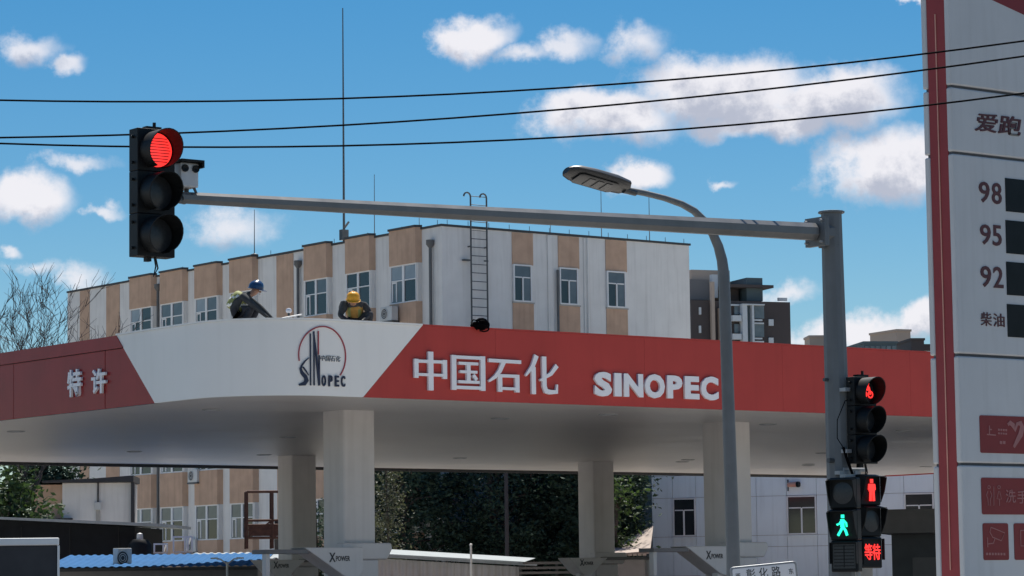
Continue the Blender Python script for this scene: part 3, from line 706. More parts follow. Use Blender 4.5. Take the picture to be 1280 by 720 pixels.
def signal_head(label, loc, rz, n=3, sec=.50, wid=.50, dep=.20, lens=.2, vis=.30, vr=.225, lit=0, litm='lit_red', vcut=.55):
    t = thing('traffic_signal', label, 'traffic light', loc, rz)
    Hh = n * sec
    for i in range(n):
        zc_ = Hh - sec * (i + .5)
        b = MB(); b.box(-wid / 2, wid / 2, -dep / 2, dep / 2, zc_ - sec / 2 + .001, zc_ + sec / 2 - .001); b.build('housing', 'black', t, bevel=.008)
        b = MB(); visor(b, 0, zc_, vr, vis, -dep / 2 - .002, vcut); b.build('visor', 'black_soft', t, smooth=True)
        b = MB(); disc(b, 0, zc_, lens, -dep / 2 - .012); b.build('lens', litm if i == lit else 'lens_off', t, smooth=True)
        for k in (-.3, .3):
            b = MB(); b.tube([(-wid / 2, 0, zc_ + sec * k), (-wid / 2 - .03, 0, zc_ + sec * k)], .018, 6); b.build('latch', 'black', t)
    b = MB(); b.box(-.10, .10, -.05, .05, Hh, Hh + .035); b.tube([(.03, 0, Hh), (.03, 0, Hh + .09)], .02, 6); b.build('top_bracket', 'black', t)
    b = MB(); b.box(-.09, -.03, -.04, .04, -.05, 0); b.tube([(.03, 0, 0), (.05, 0, -.1), (.02, 0, -.22), (.08, 0, -.12), (.05, 0, .0)], .010, 5); b.build('cable_tail', 'black', t)
    return t
tip = MF.w(utip, 0, ztip + .15)
sg = MF.w(utip - .40, -.02, 0)
zc = at(190, 322, sg.y).z
S1 = signal_head('large black three-lamp traffic light with the red lamp lit at the arm tip', (sg.x, sg.y, zc), A)
b = MB()
for i in range(9): b.box(-.17 + abs(i - 4) * .012, .17 - abs(i - 4) * .012, -.136, -.124, 1.108 + i * .034, 1.117 + i * .034)
b.build('lens_grid', 'sign_brown', S1)
b = MB(); b.tube([(.25, .02, .72), (.46, .02, .70)], .045, 8); b.build('arm_clamp', 'pole_grey', S1)
# camera on the arm
uc, zc_ = MF.front(231, 231)
cmr = thing('traffic_camera', 'small white enforcement camera on the arm behind the lit red lamp', 'camera', MF.w(uc + .02, .06, 0), A)
cmr.location.z = tip.z + .02
b = MB(); b.box(-.125, .125, -.14, .22, .10, .39); b.build('body', 'sign_white', cmr, bevel=.02)
b = MB(); b.box(-.155, .155, -.22, .26, .394, .42); b.box(.128, .155, -.22, .1, .33, .393); b.build('sun_hood', 'black_soft', cmr)
b = MB(); b.lathe((-.07, -.145, .32), [(.045, 0), (.045, -.02), (.03, -.02), (.001, -.01)], 14, 'y'); b.lathe((.075, -.145, .32), [(.045, 0), (.045, -.02), (.03, -.02), (.001, -.01)], 14, 'y'); b.build('lens', 'black', cmr)
b = MB(); b.tube([(.05, .02, -.01), (.05, .02, .12)], .03, 8); b.tube([(.07, -.10, .12), (.10, -.12, .04), (.05, -.10, .02)], .018, 6); b.build('bracket', 'steel_dark', cmr)
# bicycle signal
bp = MF.w(.17, -.28, 0); zb0 = at(1078, 580, bp.y).z
S2 = signal_head('black three-lamp bicycle signal with a red bicycle lit, on the mast', (bp.x, bp.y, zb0), A, sec=.40, wid=.42, dep=.16, lens=.15, vis=.26, vr=.19, lit=9)
b = MB(); cz = 1.0
for cx in (-.055, .06):
    b.lathe((cx, -.115, cz - .045), [(.052, 0), (.052, -.006), (.034, -.006), (.034, 0)], 16, 'y')
fl = lambda x, y, d: Vector((x, -.112 - d, cz + y))
b.ribbon([(-.055, -.045), (-.02, .02), (.045, .02)], .022, fl, 0, .010); b.ribbon([(.06, -.045), (.035, .055)], .022, fl, 0, .012)
b.ribbon([(-.03, .04), (.01, .07), (.035, .03)], .04, fl, 0, .014); b.ribbon([(-.005, .09), (.015, .12)], .045, fl, 0, .016)
b.build('lit_symbol', 'lit_red', S2)
for q in (.15, 1.0): b = MB(); b.box(-.30, -.18, 0, .12, q, q + .05); b.build('clamp', 'galv', S2)
# pedestrian signals
def man(b, cz, y, s=1., walking=False, x0=0.):
    fl = lambda x, yy, d: Vector((x0 + x * s, y - d, cz + yy * s))
    if walking:
        S_ = [([(0, .085), (0, .13)], .045), ([(-.005, .07), (-.005, -.03)], .055), ([(-.01, .06), (-.05, .01), (-.085, -.0)], .024), ([(.01, .06), (.05, .02), (.055, -.03)], .024), ([(-.0, -.02), (-.03, -.08), (-.07, -.14)], .032), ([(.0, -.02), (.04, -.08), (.06, -.14)], .032)]
    else:
        S_ = [([(0, .085), (0, .135)], .05), ([(0, .075), (0, -.02)], .10), ([(-.045, .07), (-.052, -.0)], .025), ([(.045, .07), (.052, -.0)], .025), ([(-.022, -.02), (-.03, -.14)], .036), ([(.022, -.02), (.03, -.14)], .036)]
    for i, (p, w_) in enumerate(S_): b.ribbon(p, w_, fl, 0, .008 + .001 * i)
def ped_signal(label, loc, rz, lit):
    t = thing('pedestrian_signal', label, 'pedestrian signal', loc, rz)
    sec, wid, dep = .43, .40, .16
    for i in range(3):
        zc_ = 3 * sec - sec * (i + .5)
        b = MB(); b.box(-wid / 2, wid / 2, -dep / 2, dep / 2, zc_ - sec / 2 + .001, zc_ + sec / 2 - .001); b.build('housing', 'black', t, bevel=.02)
        y0 = -dep / 2
        if i < 2:
            b = MB(); disc(b, 0, zc_, .15, y0 - .006, bulge=.01); b.build('lens', 'lens_off' if not (lit == 'red' and i == 0) and not (lit == 'green' and i == 1) else 'black', t, smooth=True)
            b = MB(); b.prism([(-.20, y0 - .002, zc_ + .19), (-.20, y0 - .13, zc_ + .17), (-.20, y0 - .08, zc_ - .02), (-.20, y0 - .002, zc_ - .17)], (.012, 0, 0)); b.prism([(.188, y0 - .002, zc_ + .19), (.188, y0 - .13, zc_ + .17), (.188, y0 - .08, zc_ - .02), (.188, y0 - .002, zc_ - .17)], (.012, 0, 0))
            b.prism([(-.186, y0 - .002, zc_ + .195), (.186, y0 - .002, zc_ + .195), (.186, y0 - .13, zc_ + .175), (-.186, y0 - .13, zc_ + .175)], (0, 0, .012)); b.build('visor', 'black_soft', t)
        else:
            b = MB(); b.box(-.165, .165, y0 - .008, y0 - .002, zc_ - .165, zc_ + .165); b.build('screen', 'lens_off' if lit == 'green' else 'black', t)
            b = MB(); b.box(-.20, -.188, y0 - .05, y0 - .002, zc_ - .1, zc_ + .19); b.box(.188, .2, y0 - .05, y0 - .002, zc_ - .1, zc_ + .19); b.box(-.187, .187, y0 - .05, y0 - .002, zc_ + .18, zc_ + .19); b.build('visor', 'black_soft', t)
    y0 = -dep / 2 - .024
    if lit == 'green':
        b = MB(); man(b, 1.5 * sec, y0, 1.05, True); b.build('lit_symbol', 'lit_green', t)
        b = MB()
        for k in range(-3, 4): b.box(-.15, .15, -dep / 2 - .012, -dep / 2 - .009, sec / 2 + k * .045, sec / 2 + k * .045 + .012)
        b.box(-.006, .006, -dep / 2 - .014, -dep / 2 - .009, sec / 2 - .15, sec / 2 + .15); b.build('screen_grid', 'black_soft', t)
    else:
        b = MB(); man(b, 2.5 * sec, y0, 1.1, False); b.build('lit_symbol', 'lit_red', t)
        put_text('等待', 'lit_text', 'lit_red', t, -.15, -dep / 2 - .009, sec / 2 - .10, .30, .22, .008, .012)
    return t
p1 = MF.w(-.26, -.36, 0); z1 = at(1050, 597, p1.y).z
ped_signal('pedestrian signal with the green walking figure lit, left of a pair', (p1.x, p1.y, z1 - 1.29), R(-30), 'green')
p2 = MF.w(.20, -.30, 0); z2 = at(1090, 593, p2.y).z
ped_signal('pedestrian signal with the red standing figure and red characters lit', (p2.x, p2.y, z2 - 1.29), A, 'red')
b = MB(); zz = z1 - .15
b.tube([(-.10, -.16, zz + .12), (.35, -.16, zz + .12)], .03, 8); b.tube([(.03, -.28, zz + .10), (.03, -.28, zz - 1.4)], .03, 8); b.box(-.20, .20, -.20, -.10, zz + .05, zz + .10); b.box(-.2, .4, -.30, -.20, zz + .0, zz + .05); b.build('signal_bracket', 'galv', mast)
b = MB(); b.tube([(.05, -.19, zb0 + .75), (-.12, -.26, zb0 + .72), (-.26, -.24, zb0 + .45), (-.25, -.22, zb0 + .2), (-.14, -.24, zb0 + .05)], .007, 5); b.tube([(-.14, -.22, zb0 + .08), (-.11, -.24, zb0 - .05), (-.0, -.27, zb0 - .35), (.06, -.27, zb0 - .5)], .02, 6); b.build('cable', 'wire', mast)
b = MB(); b.tube([(-.27, 0, zb0 + 1.02), (-.17, 0, zb0 + 1.02)], .025, 8); b.build('bolt', 'steel_dark', mast)
b = MB(); b.tube([(-.27, -.05, zb0 - .1), (-.17, -.05, zb0 - .1)], .035, 8); b.build('bolt', 'steel_dark', mast)

# ------------------------------------------------------------------ street lamp
SP = at(917, 718, 44.); SF = Frame(SP.x, SP.y)
lamp = thing('street_lamp', 'grey street lamp with curved arm in front of the red canopy edge', 'street lamp', (SP.x, SP.y, .15), A)
pts = [(0, 0, 0), (0, 0, 2.)]
base_r = [.125, .105]
ctl = [(905, 345), (902.5, 325), (898, 308), (891, 292), (881, 277), (868, 264), (852, 255), (830, 247.5), (806, 241.5), (782, 237)]
cpts = [SF.front(*p) for p in ctl]
for i, (u_, z) in enumerate(cpts): pts.append((u_, 0, z - .15)); base_r.append(.088 - .042 * min(1, i / 7))
b = MB(); b.tube(pts, base_r, 14); b.build('pole', 'pole_grey', lamp, smooth=True)
(uA, zA), (uB, zB2) = SF.front(784, 238), SF.front(708, 216)
dirv = Vector((uB - uA, 0, zB2 - zA)); Lh = dirv.length; dirv.normalize(); nrm = Vector((dirv.z, 0, -dirv.x)); nrm = nrm if nrm.z > 0 else -nrm
ROLLH = R(17)
def head_loft(b, prof, zoff):
    """prof: (t along, half width, height above, height below)"""
    rings = []
    for t_, hw_, ha, hb in prof:
        c_ = Vector((uA, 0, zA - .15)) + dirv * (t_ * Lh); ring = []
        for k in range(16):
            a = 2 * math.pi * k / 16; y = math.cos(a) * hw_; h = math.sin(a); h = h * ha if h > 0 else h * hb
            hh = h + zoff; ring.append(c_ + Vector((0, y * math.cos(ROLLH) + hh * math.sin(ROLLH), 0)) + nrm * (hh * math.cos(ROLLH) - y * math.sin(ROLLH)))
        rings.append(ring)
    vs = [p for r_ in rings for p in r_]; n = 16; fs = [(i * n + k, i * n + (k + 1) % n, (i + 1) * n + (k + 1) % n, (i + 1) * n + k) for i in range(len(rings) - 1) for k in range(n)]
    fs += [tuple(range(n))[::-1], tuple(range((len(rings) - 1) * n, len(rings) * n))]; b.add(vs, fs)
b = MB(); head_loft(b, [(-.14, .05, .05, .05), (.0, .055, .055, .055), (.06, .06, .06, .06)], 0); b.build('socket', 'steel_dark', lamp, smooth=True)
b = MB(); head_loft(b, [(.0, .09, .06, .05), (.05, .18, .11, .06), (.25, .215, .13, .065), (.6, .22, .125, .065), (.85, .20, .105, .055), (.96, .145, .075, .045), (1.0, .09, .05, .03)], .03); b.build('lamp_head', 'lamp_dark', lamp, smooth=True)
b = MB(); head_loft(b, [(.22, .13, .004, .012), (.26, .155, .004, .016), (.8, .155, .004, .016), (.86, .12, .004, .012)], -.038); b.build('lamp_glass', 'lens_off', lamp, smooth=True)
for t_ in (.36, .50, .64):
    b = MB(); head_loft(b, [(t_ - .05, .11, .004, .006), (t_ + .05, .11, .004, .006)], -.058); b.build('led_module', 'led_grey', lamp)

# ------------------------------------------------------------------ price pylon
S0 = at(1197, 400, 48.); PF = Frame(S0.x, S0.y)
pyl = thing('price_pylon', 'tall white fuel price pylon with red side stripe at the right edge', 'price sign', (S0.x, S0.y, 0), A)
PW = 2.75; seams = [.3, 1.5, 3.603, 5.428, 8.84, 9.973, 13.2]
for z0, z1 in zip(seams, seams[1:]):
    for y0, y1 in ((0, .125), (.545, .67)):
        b = MB(); b.box(0, PW, y0, y1, z0 + .022, z1 - .022); b.build('face_panel', 'sign_white', pyl, bevel=.03, seg=3)
b = MB(); b.box(.02, PW - .02, .126, .544, .13, 13.15); b.build('core', 'stripe_red', pyl)
for y0, y1 in ((.06, .124), (.546, .61)): b = MB(); b.box(.035, PW - .035, y0, y1, .33, 13.1); b.build('panel_backing', 'seam_grey', pyl)
for x in (.006, PW - .02):
    b = MB(); b.box(x, x + .012, .325, .345, 1.85, 11.25); b.build('light_strip', 'orange_line', pyl)
b = MB(); b.box(.06, PW - .06, .03, .64, .0, .13); b.build('plinth', 'concrete', pyl)
# red wedge on the header panel
(ua, za), (ub, zb2) = PF.front(1240, 0), PF.front(1280, 18.7)
sl = (zb2 - za) / (ub - ua)
b = MB(); b.prism([(.95, -.004, za - sl * (ua - .95) * 1 + 0), (PW - .04, -.004, za + sl * (PW - .04 - ua)), (PW - .04, -.004, 13.1), (.95, -.004, 13.1)], (0, .03, 0)); b.build('header_wedge', 'sign_red', pyl)
def pbox(pa, pb): u0, z1 = PF.front(*pa); u1, z0 = PF.front(*pb); return u0, z0, u1 - u0, z1 - z0
def ptxt(s_, pa, pb, m='sign_brown', bold=.0, name='character', shear=0., fat=0.):
    x, z, w_, h = pbox(pa, pb); return put_text(s_, name, m, pyl, x, -.002, z, w_, h, .012, bold, shear, fat=fat)
ptxt('爱', (1218, 140.5), (1247, 166.5), fat=.009, shear=.15); ptxt('跑', (1247, 143.5), (1276, 170.5), fat=.009, shear=.15)
x, z, w_, h = pbox((1282, 147), (1330, 174)); put_text('98', 'character', 'sign_brown', pyl, x, -.002, z, w_, h, .012, .0, .15, fat=.009)
ptxt('9', (1223, 226.5), (1237, 254), name='digit', bold=.012); ptxt('8', (1239, 228), (1252, 256), name='digit', bold=.012)
ptxt('9', (1224.5, 280), (1238.5, 306.5), name='digit', bold=.012); ptxt('5', (1240, 281), (1252, 308), name='digit', bold=.012)
ptxt('9', (1225, 332), (1239, 359.5), name='digit', bold=.012); ptxt('2', (1241, 333), (1254, 360.5), name='digit', bold=.012)
ptxt('柴', (1225.5, 390), (1239.5, 408), bold=.006); ptxt('油', (1241, 391.5), (1255.5, 409), bold=.006)
for pa, pb in (((1256, 222.5), (1256, 264)), ((1256.6, 275), (1256.6, 316.5)), ((1257.4, 327), (1257.4, 368.5)), ((1258.4, 380), (1258.4, 421))):
    u0, z1 = PF.front(*pa); _, z0 = PF.front(*pb)
    b = MB(); b.box(u0, PW - .3, -.012, .02, z0, z1); o = b.build('price_screen', 'screen', pyl, bevel=.004)
def rpanel(pa, pb, wid=None):
    u0, z1 = PF.front(*pa); u1, z0 = PF.front(*pb); u1 = u0 + wid if wid else u1
    b = MB(); b.prism([(x, -.010, y) for x, y in rounded_sq(u0, u1, z0, z1, .035)], (0, .02, 0)); return b.build('info_plate', 'sign_red', pyl), u0, z0, u1, z1
# plate with the ribbon mark
o, u0, z0, u1, z1 = rpanel((1224, 519), (1224, 566), 1.9)
pm = lambda x, y, d: Vector((x, -.010 - d, y))
def px2(pxs): return [PF.front(*p) for p in pxs]
b = MB(); b.ribbon(px2([(1259, 531), (1262, 528.5), (1266, 532), (1268, 538), (1270.5, 530), (1275, 529), (1277, 534), (1275, 543), (1270, 552), (1266.5, 559)]), [.05, .08, .09, .06, .06, .09, .11, .11, .08, .05], pm, .0, .006); b.build('ribbon_mark', 'pink_text', o)
b = MB(); b.ribbon(px2([(1236, 532), (1236, 543)]), .02, pm, 0, .006); b.ribbon(px2([(1236, 536.5), (1239, 537)]), .02, pm, 0, .005); b.ribbon(px2([(1233, 543), (1244, 544)]), .02, pm, 0, .0055)
for x_ in range(4):
    b.ribbon(px2([(1247 + x_ * 3, 537 + x_ * .2), (1249 + x_ * 3, 537.3 + x_ * .2)]), .035, pm, 0, .005); b.ribbon(px2([(1247 + x_ * 3, 541.5 + x_ * .2), (1249 + x_ * 3, 541.8 + x_ * .2)]), .03, pm, 0, .005)
for x_ in range(2): b.ribbon(px2([(1249 + x_ * 4, 553), (1252 + x_ * 4, 553.3)]), .05, pm, 0, .005)
b.build('small_print', 'pink_text', o)
# toilets plate
o, u0, z0, u1, z1 = rpanel((1226, 597), (1226, 643), 1.9)
b = MB()
def hoop(cx, cy, rx, ry, w_):
    b.ribbon(px2([(cx + rx * math.cos(a), cy + ry * math.sin(a)) for a in [k * math.pi / 6 for k in range(13)]]), w_, pm, 0, .006)
hoop(1235.5, 609, 1.7, 1.8, .012); hoop(1248, 609, 1.7, 1.8, .012)
b.ribbon(px2([(1234, 614), (1232.3, 619), (1234, 624), (1234.5, 632)]), .013, pm, 0, .006); b.ribbon(px2([(1237, 614), (1239, 619), (1237, 624), (1237, 632)]), .013, pm, 0, .006)
b.ribbon(px2([(1241.5, 608), (1241.5, 632)]), .012, pm, 0, .006)
b.ribbon(px2([(1247.5, 614), (1245.3, 623.5), (1251, 624), (1248.7, 614)]), .013, pm, 0, .006); b.ribbon(px2([(1248.3, 624), (1248.5, 632)]), .013, pm, 0, .006)
b.build('pictogram', 'pink_text', o)
for ch, pa, pb in (('洗', (1256, 612), (1269, 628.5)), ('手', (1270.5, 613), (1283.5, 629.5)), ('间', (1285, 614), (1298, 630.5))):
    x, z, w_, h = pbox(pa, pb); me = text_mesh(ch, 'character', 'pink_text', w_, h, .008, .006); link('character', me, o, loc=(x, -.010, z))
# camera plate and its neighbours
o, u0, z0, u1, z1 = rpanel((1228, 654), (1261, 700))
b = MB(); b.ribbon(px2([(1238, 659), (1255, 666), (1251, 676), (1240, 671.5), (1236.5, 665), (1238, 659)]), .015, pm, 0, .006); b.ribbon(px2([(1243, 673), (1241, 679), (1234, 680)]), .015, pm, 0, .0055); b.ribbon(px2([(1233.5, 672), (1234, 684)]), .015, pm, 0, .006)
for k in range(7): b.ribbon(px2([(1232 + k * 3.6, 692.3 + k * .05), (1234.3 + k * 3.6, 692.4 + k * .05)]), .04, pm, 0, .004)
b.build('pictogram', 'pink_text', o)
for k in range(2):
    b = MB(); a0 = u1 + .14 + k * .78; b.prism([(x, -.010, y) for x, y in rounded_sq(a0, a0 + .64, z0 - .0, z1, .035)], (0, .02, 0)); q = b.build('info_plate', 'sign_red', pyl)
    b = MB(); b.ribbon([(a0 + .15, z1 - .12), (a0 + .15, z1 - .38), (a0 + .42, z1 - .38), (a0 + .42, z1 - .12), (a0 + .15, z1 - .12)], .018, pm, 0, .006); b.build('pictogram', 'pink_text', q)

# ------------------------------------------------------------------ overhead wires
def wire(label, pts):
    xs = [p[0] for p in pts]; D = 40.
    W = [at(px, py, D) for px, py in pts]
    # least-squares parabola z(x) in the wire's own vertical plane
    n = 3; Sx = [sum(p.x ** k for p in W) for k in range(5)]; Sy = [sum(p.z * p.x ** k for p in W) for k in range(3)]
    a = Matrix(((Sx[0], Sx[1], Sx[2]), (Sx[1], Sx[2], Sx[3]), (Sx[2], Sx[3], Sx[4]))).inverted() @ Vector(Sy)
    b = MB(); b.tube([(x, D, a[0] + a[1] * x + a[2] * x * x) for x in [-16 + i * .8 for i in range(41)]], .0135, 6)
    tag(b.build('overhead_wire', 'wire', None, smooth=True), label, 'wire', 'overhead wires')
wire('uppermost of the three black overhead wires', [(0, 124), (200, 128), (430, 125), (640, 114), (860, 95), (1160, 67), (1280, 52)])
wire('middle of the three black overhead wires', [(0, 170), (163, 170), (226, 167), (430, 157), (640, 143), (900, 115), (1160, 86), (1280, 72)])
wire('lowest of the three black overhead wires, level with the signal', [(0, 178), (230, 185), (430, 184), (640, 175), (900, 155), (1160, 131), (1280, 118)])

# ------------------------------------------------------------------ street name plate
NP = at(955, 712, 41.5)
npl = thing('street_name_sign', 'white street name plate with dark lettering, slightly tilted, at the bottom edge', 'street sign', (NP.x, NP.y, .15), R(8))
Lp = .98; hp = .36; zt = at(955, 705, 41.5).z - .15
cN = math.cos(R(4.8)); sN = math.sin(R(4.8))
def tl(x, z): return (x * cN - z * sN, z * cN + x * sN)
def tilt_poly(b, P, y, d, zc_): b.prism([(tl(x, z)[0], y, zc_ + tl(x, z)[1]) for x, z in P], (0, d, 0))
zc_ = zt - hp / 2
b = MB(); tilt_poly(b, rounded_sq(-Lp / 2, Lp / 2, -hp / 2, hp / 2, .05), -.02, .04, zc_); b.build('frame', 'galv', npl, bevel=.01)
b = MB(); tilt_poly(b, rounded_sq(-Lp / 2 + .03, Lp / 2 - .03, -hp / 2 + .03, hp / 2 - .03, .03), -.026, .004, zc_); b.build('plate', 'letter_white', npl)
for ch, x0, s_ in (('彰', -.26, .13), ('化', -.075, .13), ('路', .11, .13), ('西', -.42, .07), ('东', .36, .07)):
    me = text_mesh(ch, 'character', 'dark_trim', s_, s_ * 1.15, .004, .0, fn=lambda x, y, z, x0=x0, s_=s_: Vector((tl(x0 + x, .02 + y - s_ * .3)[0], -.0265 - z, zc_ + tl(x0 + x, .02 + y - s_ * .3)[1]))); link('character', me, npl)
b = MB(); b.tube([(0, .05, 0), (0, .05, zc_ + .1)], .038, 10); b.build('post', 'galv', npl, smooth=True)

# ------------------------------------------------------------------ fuel dispensers under the canopy
def dispenser(label, px, v0, far, first={}):
    """far ones show the left flare of the header, near ones the right flare"""
    u0 = CF.front(px, 690, v0)[0]; base = CF.w(u0, v0, .13)
    if far in first: return dup(first[far], base, A, label)
    t = thing('fuel_dispenser', label, 'fuel dispenser', base, A, 'fuel dispensers beside the canopy columns'); first[far] = t
    if far:
        P = [(0, 2.46), (1.55, 2.46), (.95, 1.98), (.80, 1.92), (.62, 1.92), (.50, 1.98)]; bar = (1.5, 3.4); tx = .42; cab = (.9, 3.0)
    else:
        P = [(0, 2.52), (1.50, 2.52), (1.50, 2.02), (1.38, 1.88), (1.22, 1.83), (1.06, 1.88)]; bar = (-.95, .12); tx = .62; cab = (-1.3, .4)
    b = MB(); b.prism([(x, -.18, z - .13) for x, z in P], (0, .60, 0)); h = b.build('header_end', 'column_white', t, bevel=.02)
    put_text('X', 'letter', 'dark_trim', h, tx, -.181, 2.08, .16, .20, .008, .02); put_text('POWER', 'letter', 'dark_trim', h, tx + .17, -.181, 2.10, .36, .11, .008, .015)
    b = MB(); b.box(bar[0], bar[1], -.16, .40, 2.26, 2.35); b.build('header_bar', 'kiosk', t, bevel=.01)
    xm = (P[-1][0] + P[-2][0]) / 2
    b = MB(); b.box(xm - .1, xm + .1, -.1, .1, 0, 1.85); b.build('post', 'column_white', t, bevel=.01)
    xe_ = bar[0] + .1 if not far else bar[1] - .1
    b = MB(); b.box(xe_ - .05, xe_ + .05, -.08, .08, 0, 2.288); b.build('post', 'column_white', t, bevel=.01)
    b = MB(); b.box(cab[0], cab[1], -.28, .28, .10, 1.70); b.build('cabinet', 'red_panel', t, bevel=.04)
    b = MB(); b.box(cab[0] + .35, cab[1] - .35, -.30, -.281, 1.0, 1.55); b.build('display_panel', 'screen', t, bevel=.01)
    for x in (cab[0] + .15, cab[1] - .2):
        b = MB(); b.tube([(x, -.30, 1.45), (x, -.42, 1.2), (x, -.40, .6), (x + .1, -.33, .35), (x + .18, -.31, .8)], .02, 6); b.build('hose', 'black', t)
    b = MB(); b.box(cab[0] - .3, cab[1] + .3, -.5, .5, .0, .098); b.build('island_kerb', 'paint', t, bevel=.03); return t
dispenser('fuel dispenser with flared header beside the nearest canopy column, below the round emblem', 375, 3.75, False)
dispenser('fuel dispenser with flared header beside the right-hand near column by the street lamp', 851, 3.75, False)
dispenser('farther fuel dispenser with flared header, left of the emblem column', 322, 22.8, True)
dispenser('farther fuel dispenser with flared header in the middle of the picture', 707, 22.8, True)

# ------------------------------------------------------------------ low sheds and clutter behind the canopy, left side
def corr_sheet(b, x0, x1, y0, y1, z0, z1, pitch=.25, amp=.03):
    n = max(2, int((x1 - x0) / pitch * 4)); vs = []
    prof = [0, amp, amp, 0]
    for i in range(n + 1):
        x = x0 + (x1 - x0) * i / n; h = prof[i % 4]; vs += [(x, y0, z0 + h), (x, y1, z1 + h), (x, y0, z0 + h - .02), (x, y1, z1 + h - .02)]
    fs = []
    for i in range(n):
        q = i * 4; p = q + 4; fs += [(q, p, p + 1, q + 1), (q + 2, q + 3, p + 3, p + 2), (q, q + 2, p + 2, p), (q + 1, p + 1, p + 3, q + 3)]
    b.add(vs, fs)
def shed(name, label, px0, px1, pyt, pyb, y, ang, roofm, wallm, dep, back_rise, over=.15, eave=.06, edge=None):
    p0 = at(px0, pyt, y); fr = Frame(p0.x, p0.y, ang); t = thing(name, label, 'shed', (p0.x, p0.y, 0), ang)
    L_ = fr.front(px1, pyt)[0]; z = fr.front(px0, pyt)[1]
    b = MB(); b.box(.0, L_, 0, dep, 0, z - .06); b.build('wall', wallm, t)
    b = MB(); corr_sheet(b, -over, L_ + over, -over, dep + over, z, z + back_rise); b.build('roof', roofm, t)
    b = MB(); b.box(-over, L_ + over, -over - .03, -over, z - .12, z - .025); b.build('eave_board', edge or wallm, t); return t, fr, L_, z
shed('blue_roofed_shed', 'low shed with sunlit bright blue corrugated roof', 60, 322, 710, 720, 88, R(1), 'blue_roof', 'kiosk', 5.5, .42, edge='dark_trim')
shed('white_roofed_shed', 'low shed with pale sunlit roof behind the blue roof', 232, 345, 699.5, 720, 96, R(1), 'white_roof', 'kiosk', 4.5, .25)
# long shed, the deep shade on its wall put into a near-black colour
p0 = at(-20, 645, 100); fr = Frame(p0.x, p0.y, R(-4)); t = thing('shaded_shed', 'long shed with wall coloured near-black as deep shade and thin pale roof edge at the left', 'shed', (p0.x, p0.y, 0), R(-4))
L1 = fr.front(190, 655)[0]; zL = p0.z; zR = fr.front(190, 655)[1]
b = MB(); b.prism([(0, 0, 0), (L1 - .6, 0, 0), (L1 - .6, 0, zR - .09), (0, 0, zL - .09)], (0, 5, 0)); b.build('wall', 'shaded_wall', t)
b = MB(); b.prism([(-.2, -.5, zL - .08), (L1 + .35, -.5, zR - .105), (L1 + .35, -.5, zR), (-.2, -.5, zL)], (0, 6, 0)); b.build('roof_slab', 'white_roof', t)
for x in (1.3, 3.0, 4.7):
    b = MB(); b.box(x, x + .03, -.02, -.003, 0, zL - .4); b.build('wall_seam', 'black_soft', t)
# white-walled shed with dark roof
p0 = at(78, 604, 112); fr = Frame(p0.x, p0.y, R(3)); t = thing('white_walled_shed', 'pale-walled outbuilding with dark roof edge left of the tan bays', 'shed', (p0.x, p0.y, 0), R(3))
L1 = fr.front(164, 600)[0]
b = MB(); b.box(0, L1, 0, 3, 0, p0.z); b.build('wall', 'plaster', t)
b = MB(); b.box(-1.1, -.005, .15, 2.8, 0, p0.z - .05); b.build('side_wall', 'beige', t)
b = MB(); b.prism([(-.75, -.4, p0.z + .02), (L1 + .12, -.4, p0.z + .02), (L1 + .12, -.4, p0.z + .26), (L1 - 1.4, -.4, p0.z + .16), (-.75, -.4, p0.z + .09)], (0, 3.2, 0)); b.build('roof', 'dark_roof', t)
b = MB(); b.box(L1 + .003, L1 + .14, -.2, .0, 0, p0.z); b.build('corner_post', 'dark_trim', t)
b = MB(); b.tube([(1.38, -.05, p0.z), (1.38, -.05, p0.z - .75)], .035, 6); b.build('cable_pipe', 'dark_trim', t)
b = MB(); b.box(1.26, 1.50, -.12, -.003, p0.z - 1.05, p0.z - .75); b.build('meter_box', 'ac', t, bevel=.01)
b = MB(); b.box(1.30, 1.46, -.05, -.003, 0, p0.z - 1.053); b.build('conduit', 'concrete', t)
b = MB(); b.box(-1.0, .40, -.45, .14, p0.z - 1.45, p0.z - 1.36); b.build('door_hood', 'dark_roof', t)
b = MB(); b.box(-.85, -.10, .10, .148, p0.z - 2.5, p0.z - 1.46); b.build('window', 'glass', t)
# air conditioner on the blue roof
P = at(149, 711, 89.5)
ac_unit('air_conditioner', 'white air conditioner standing on the blue roof', (P.x, P.y + .1, P.z + .03), R(42), .50, .60, .30)
# white metal frames on the sheds
def frame_rack(label, px0, px1, py0, py1, y, bars):
    a = at(px0, py1, y); c_ = at(px1, py0, y); t = thing('metal_frame', label, 'frame', (a.x, a.y, a.z), R(12)); W_, H_ = c_.x - a.x, c_.z - a.z
    for x in bars:
        b = MB(); b.box(W_ * x, W_ * x + .05, 0, .05, 0, H_ - .053); b.build('upright', 'frame_white', t)
    for z in (H_ - .05, .0):
        b = MB(); b.box(.051 if z == 0 else 0, W_ + .05, .004, .046, z, z + .05); b.build('rail', 'frame_white', t)
    b = MB(); b.tube([(W_, .03, H_ - .02), (W_, .9, H_ - .25)], .025, 6); b.build('brace', 'frame_white', t)
frame_rack('larger white metal frame standing on the blue roofs', 216, 239, 670, 691, 94, (0, .62, .78, 1))
frame_rack('smaller white metal frame beside the larger one', 192, 208, 679, 692, 94, (0, .7, 1))
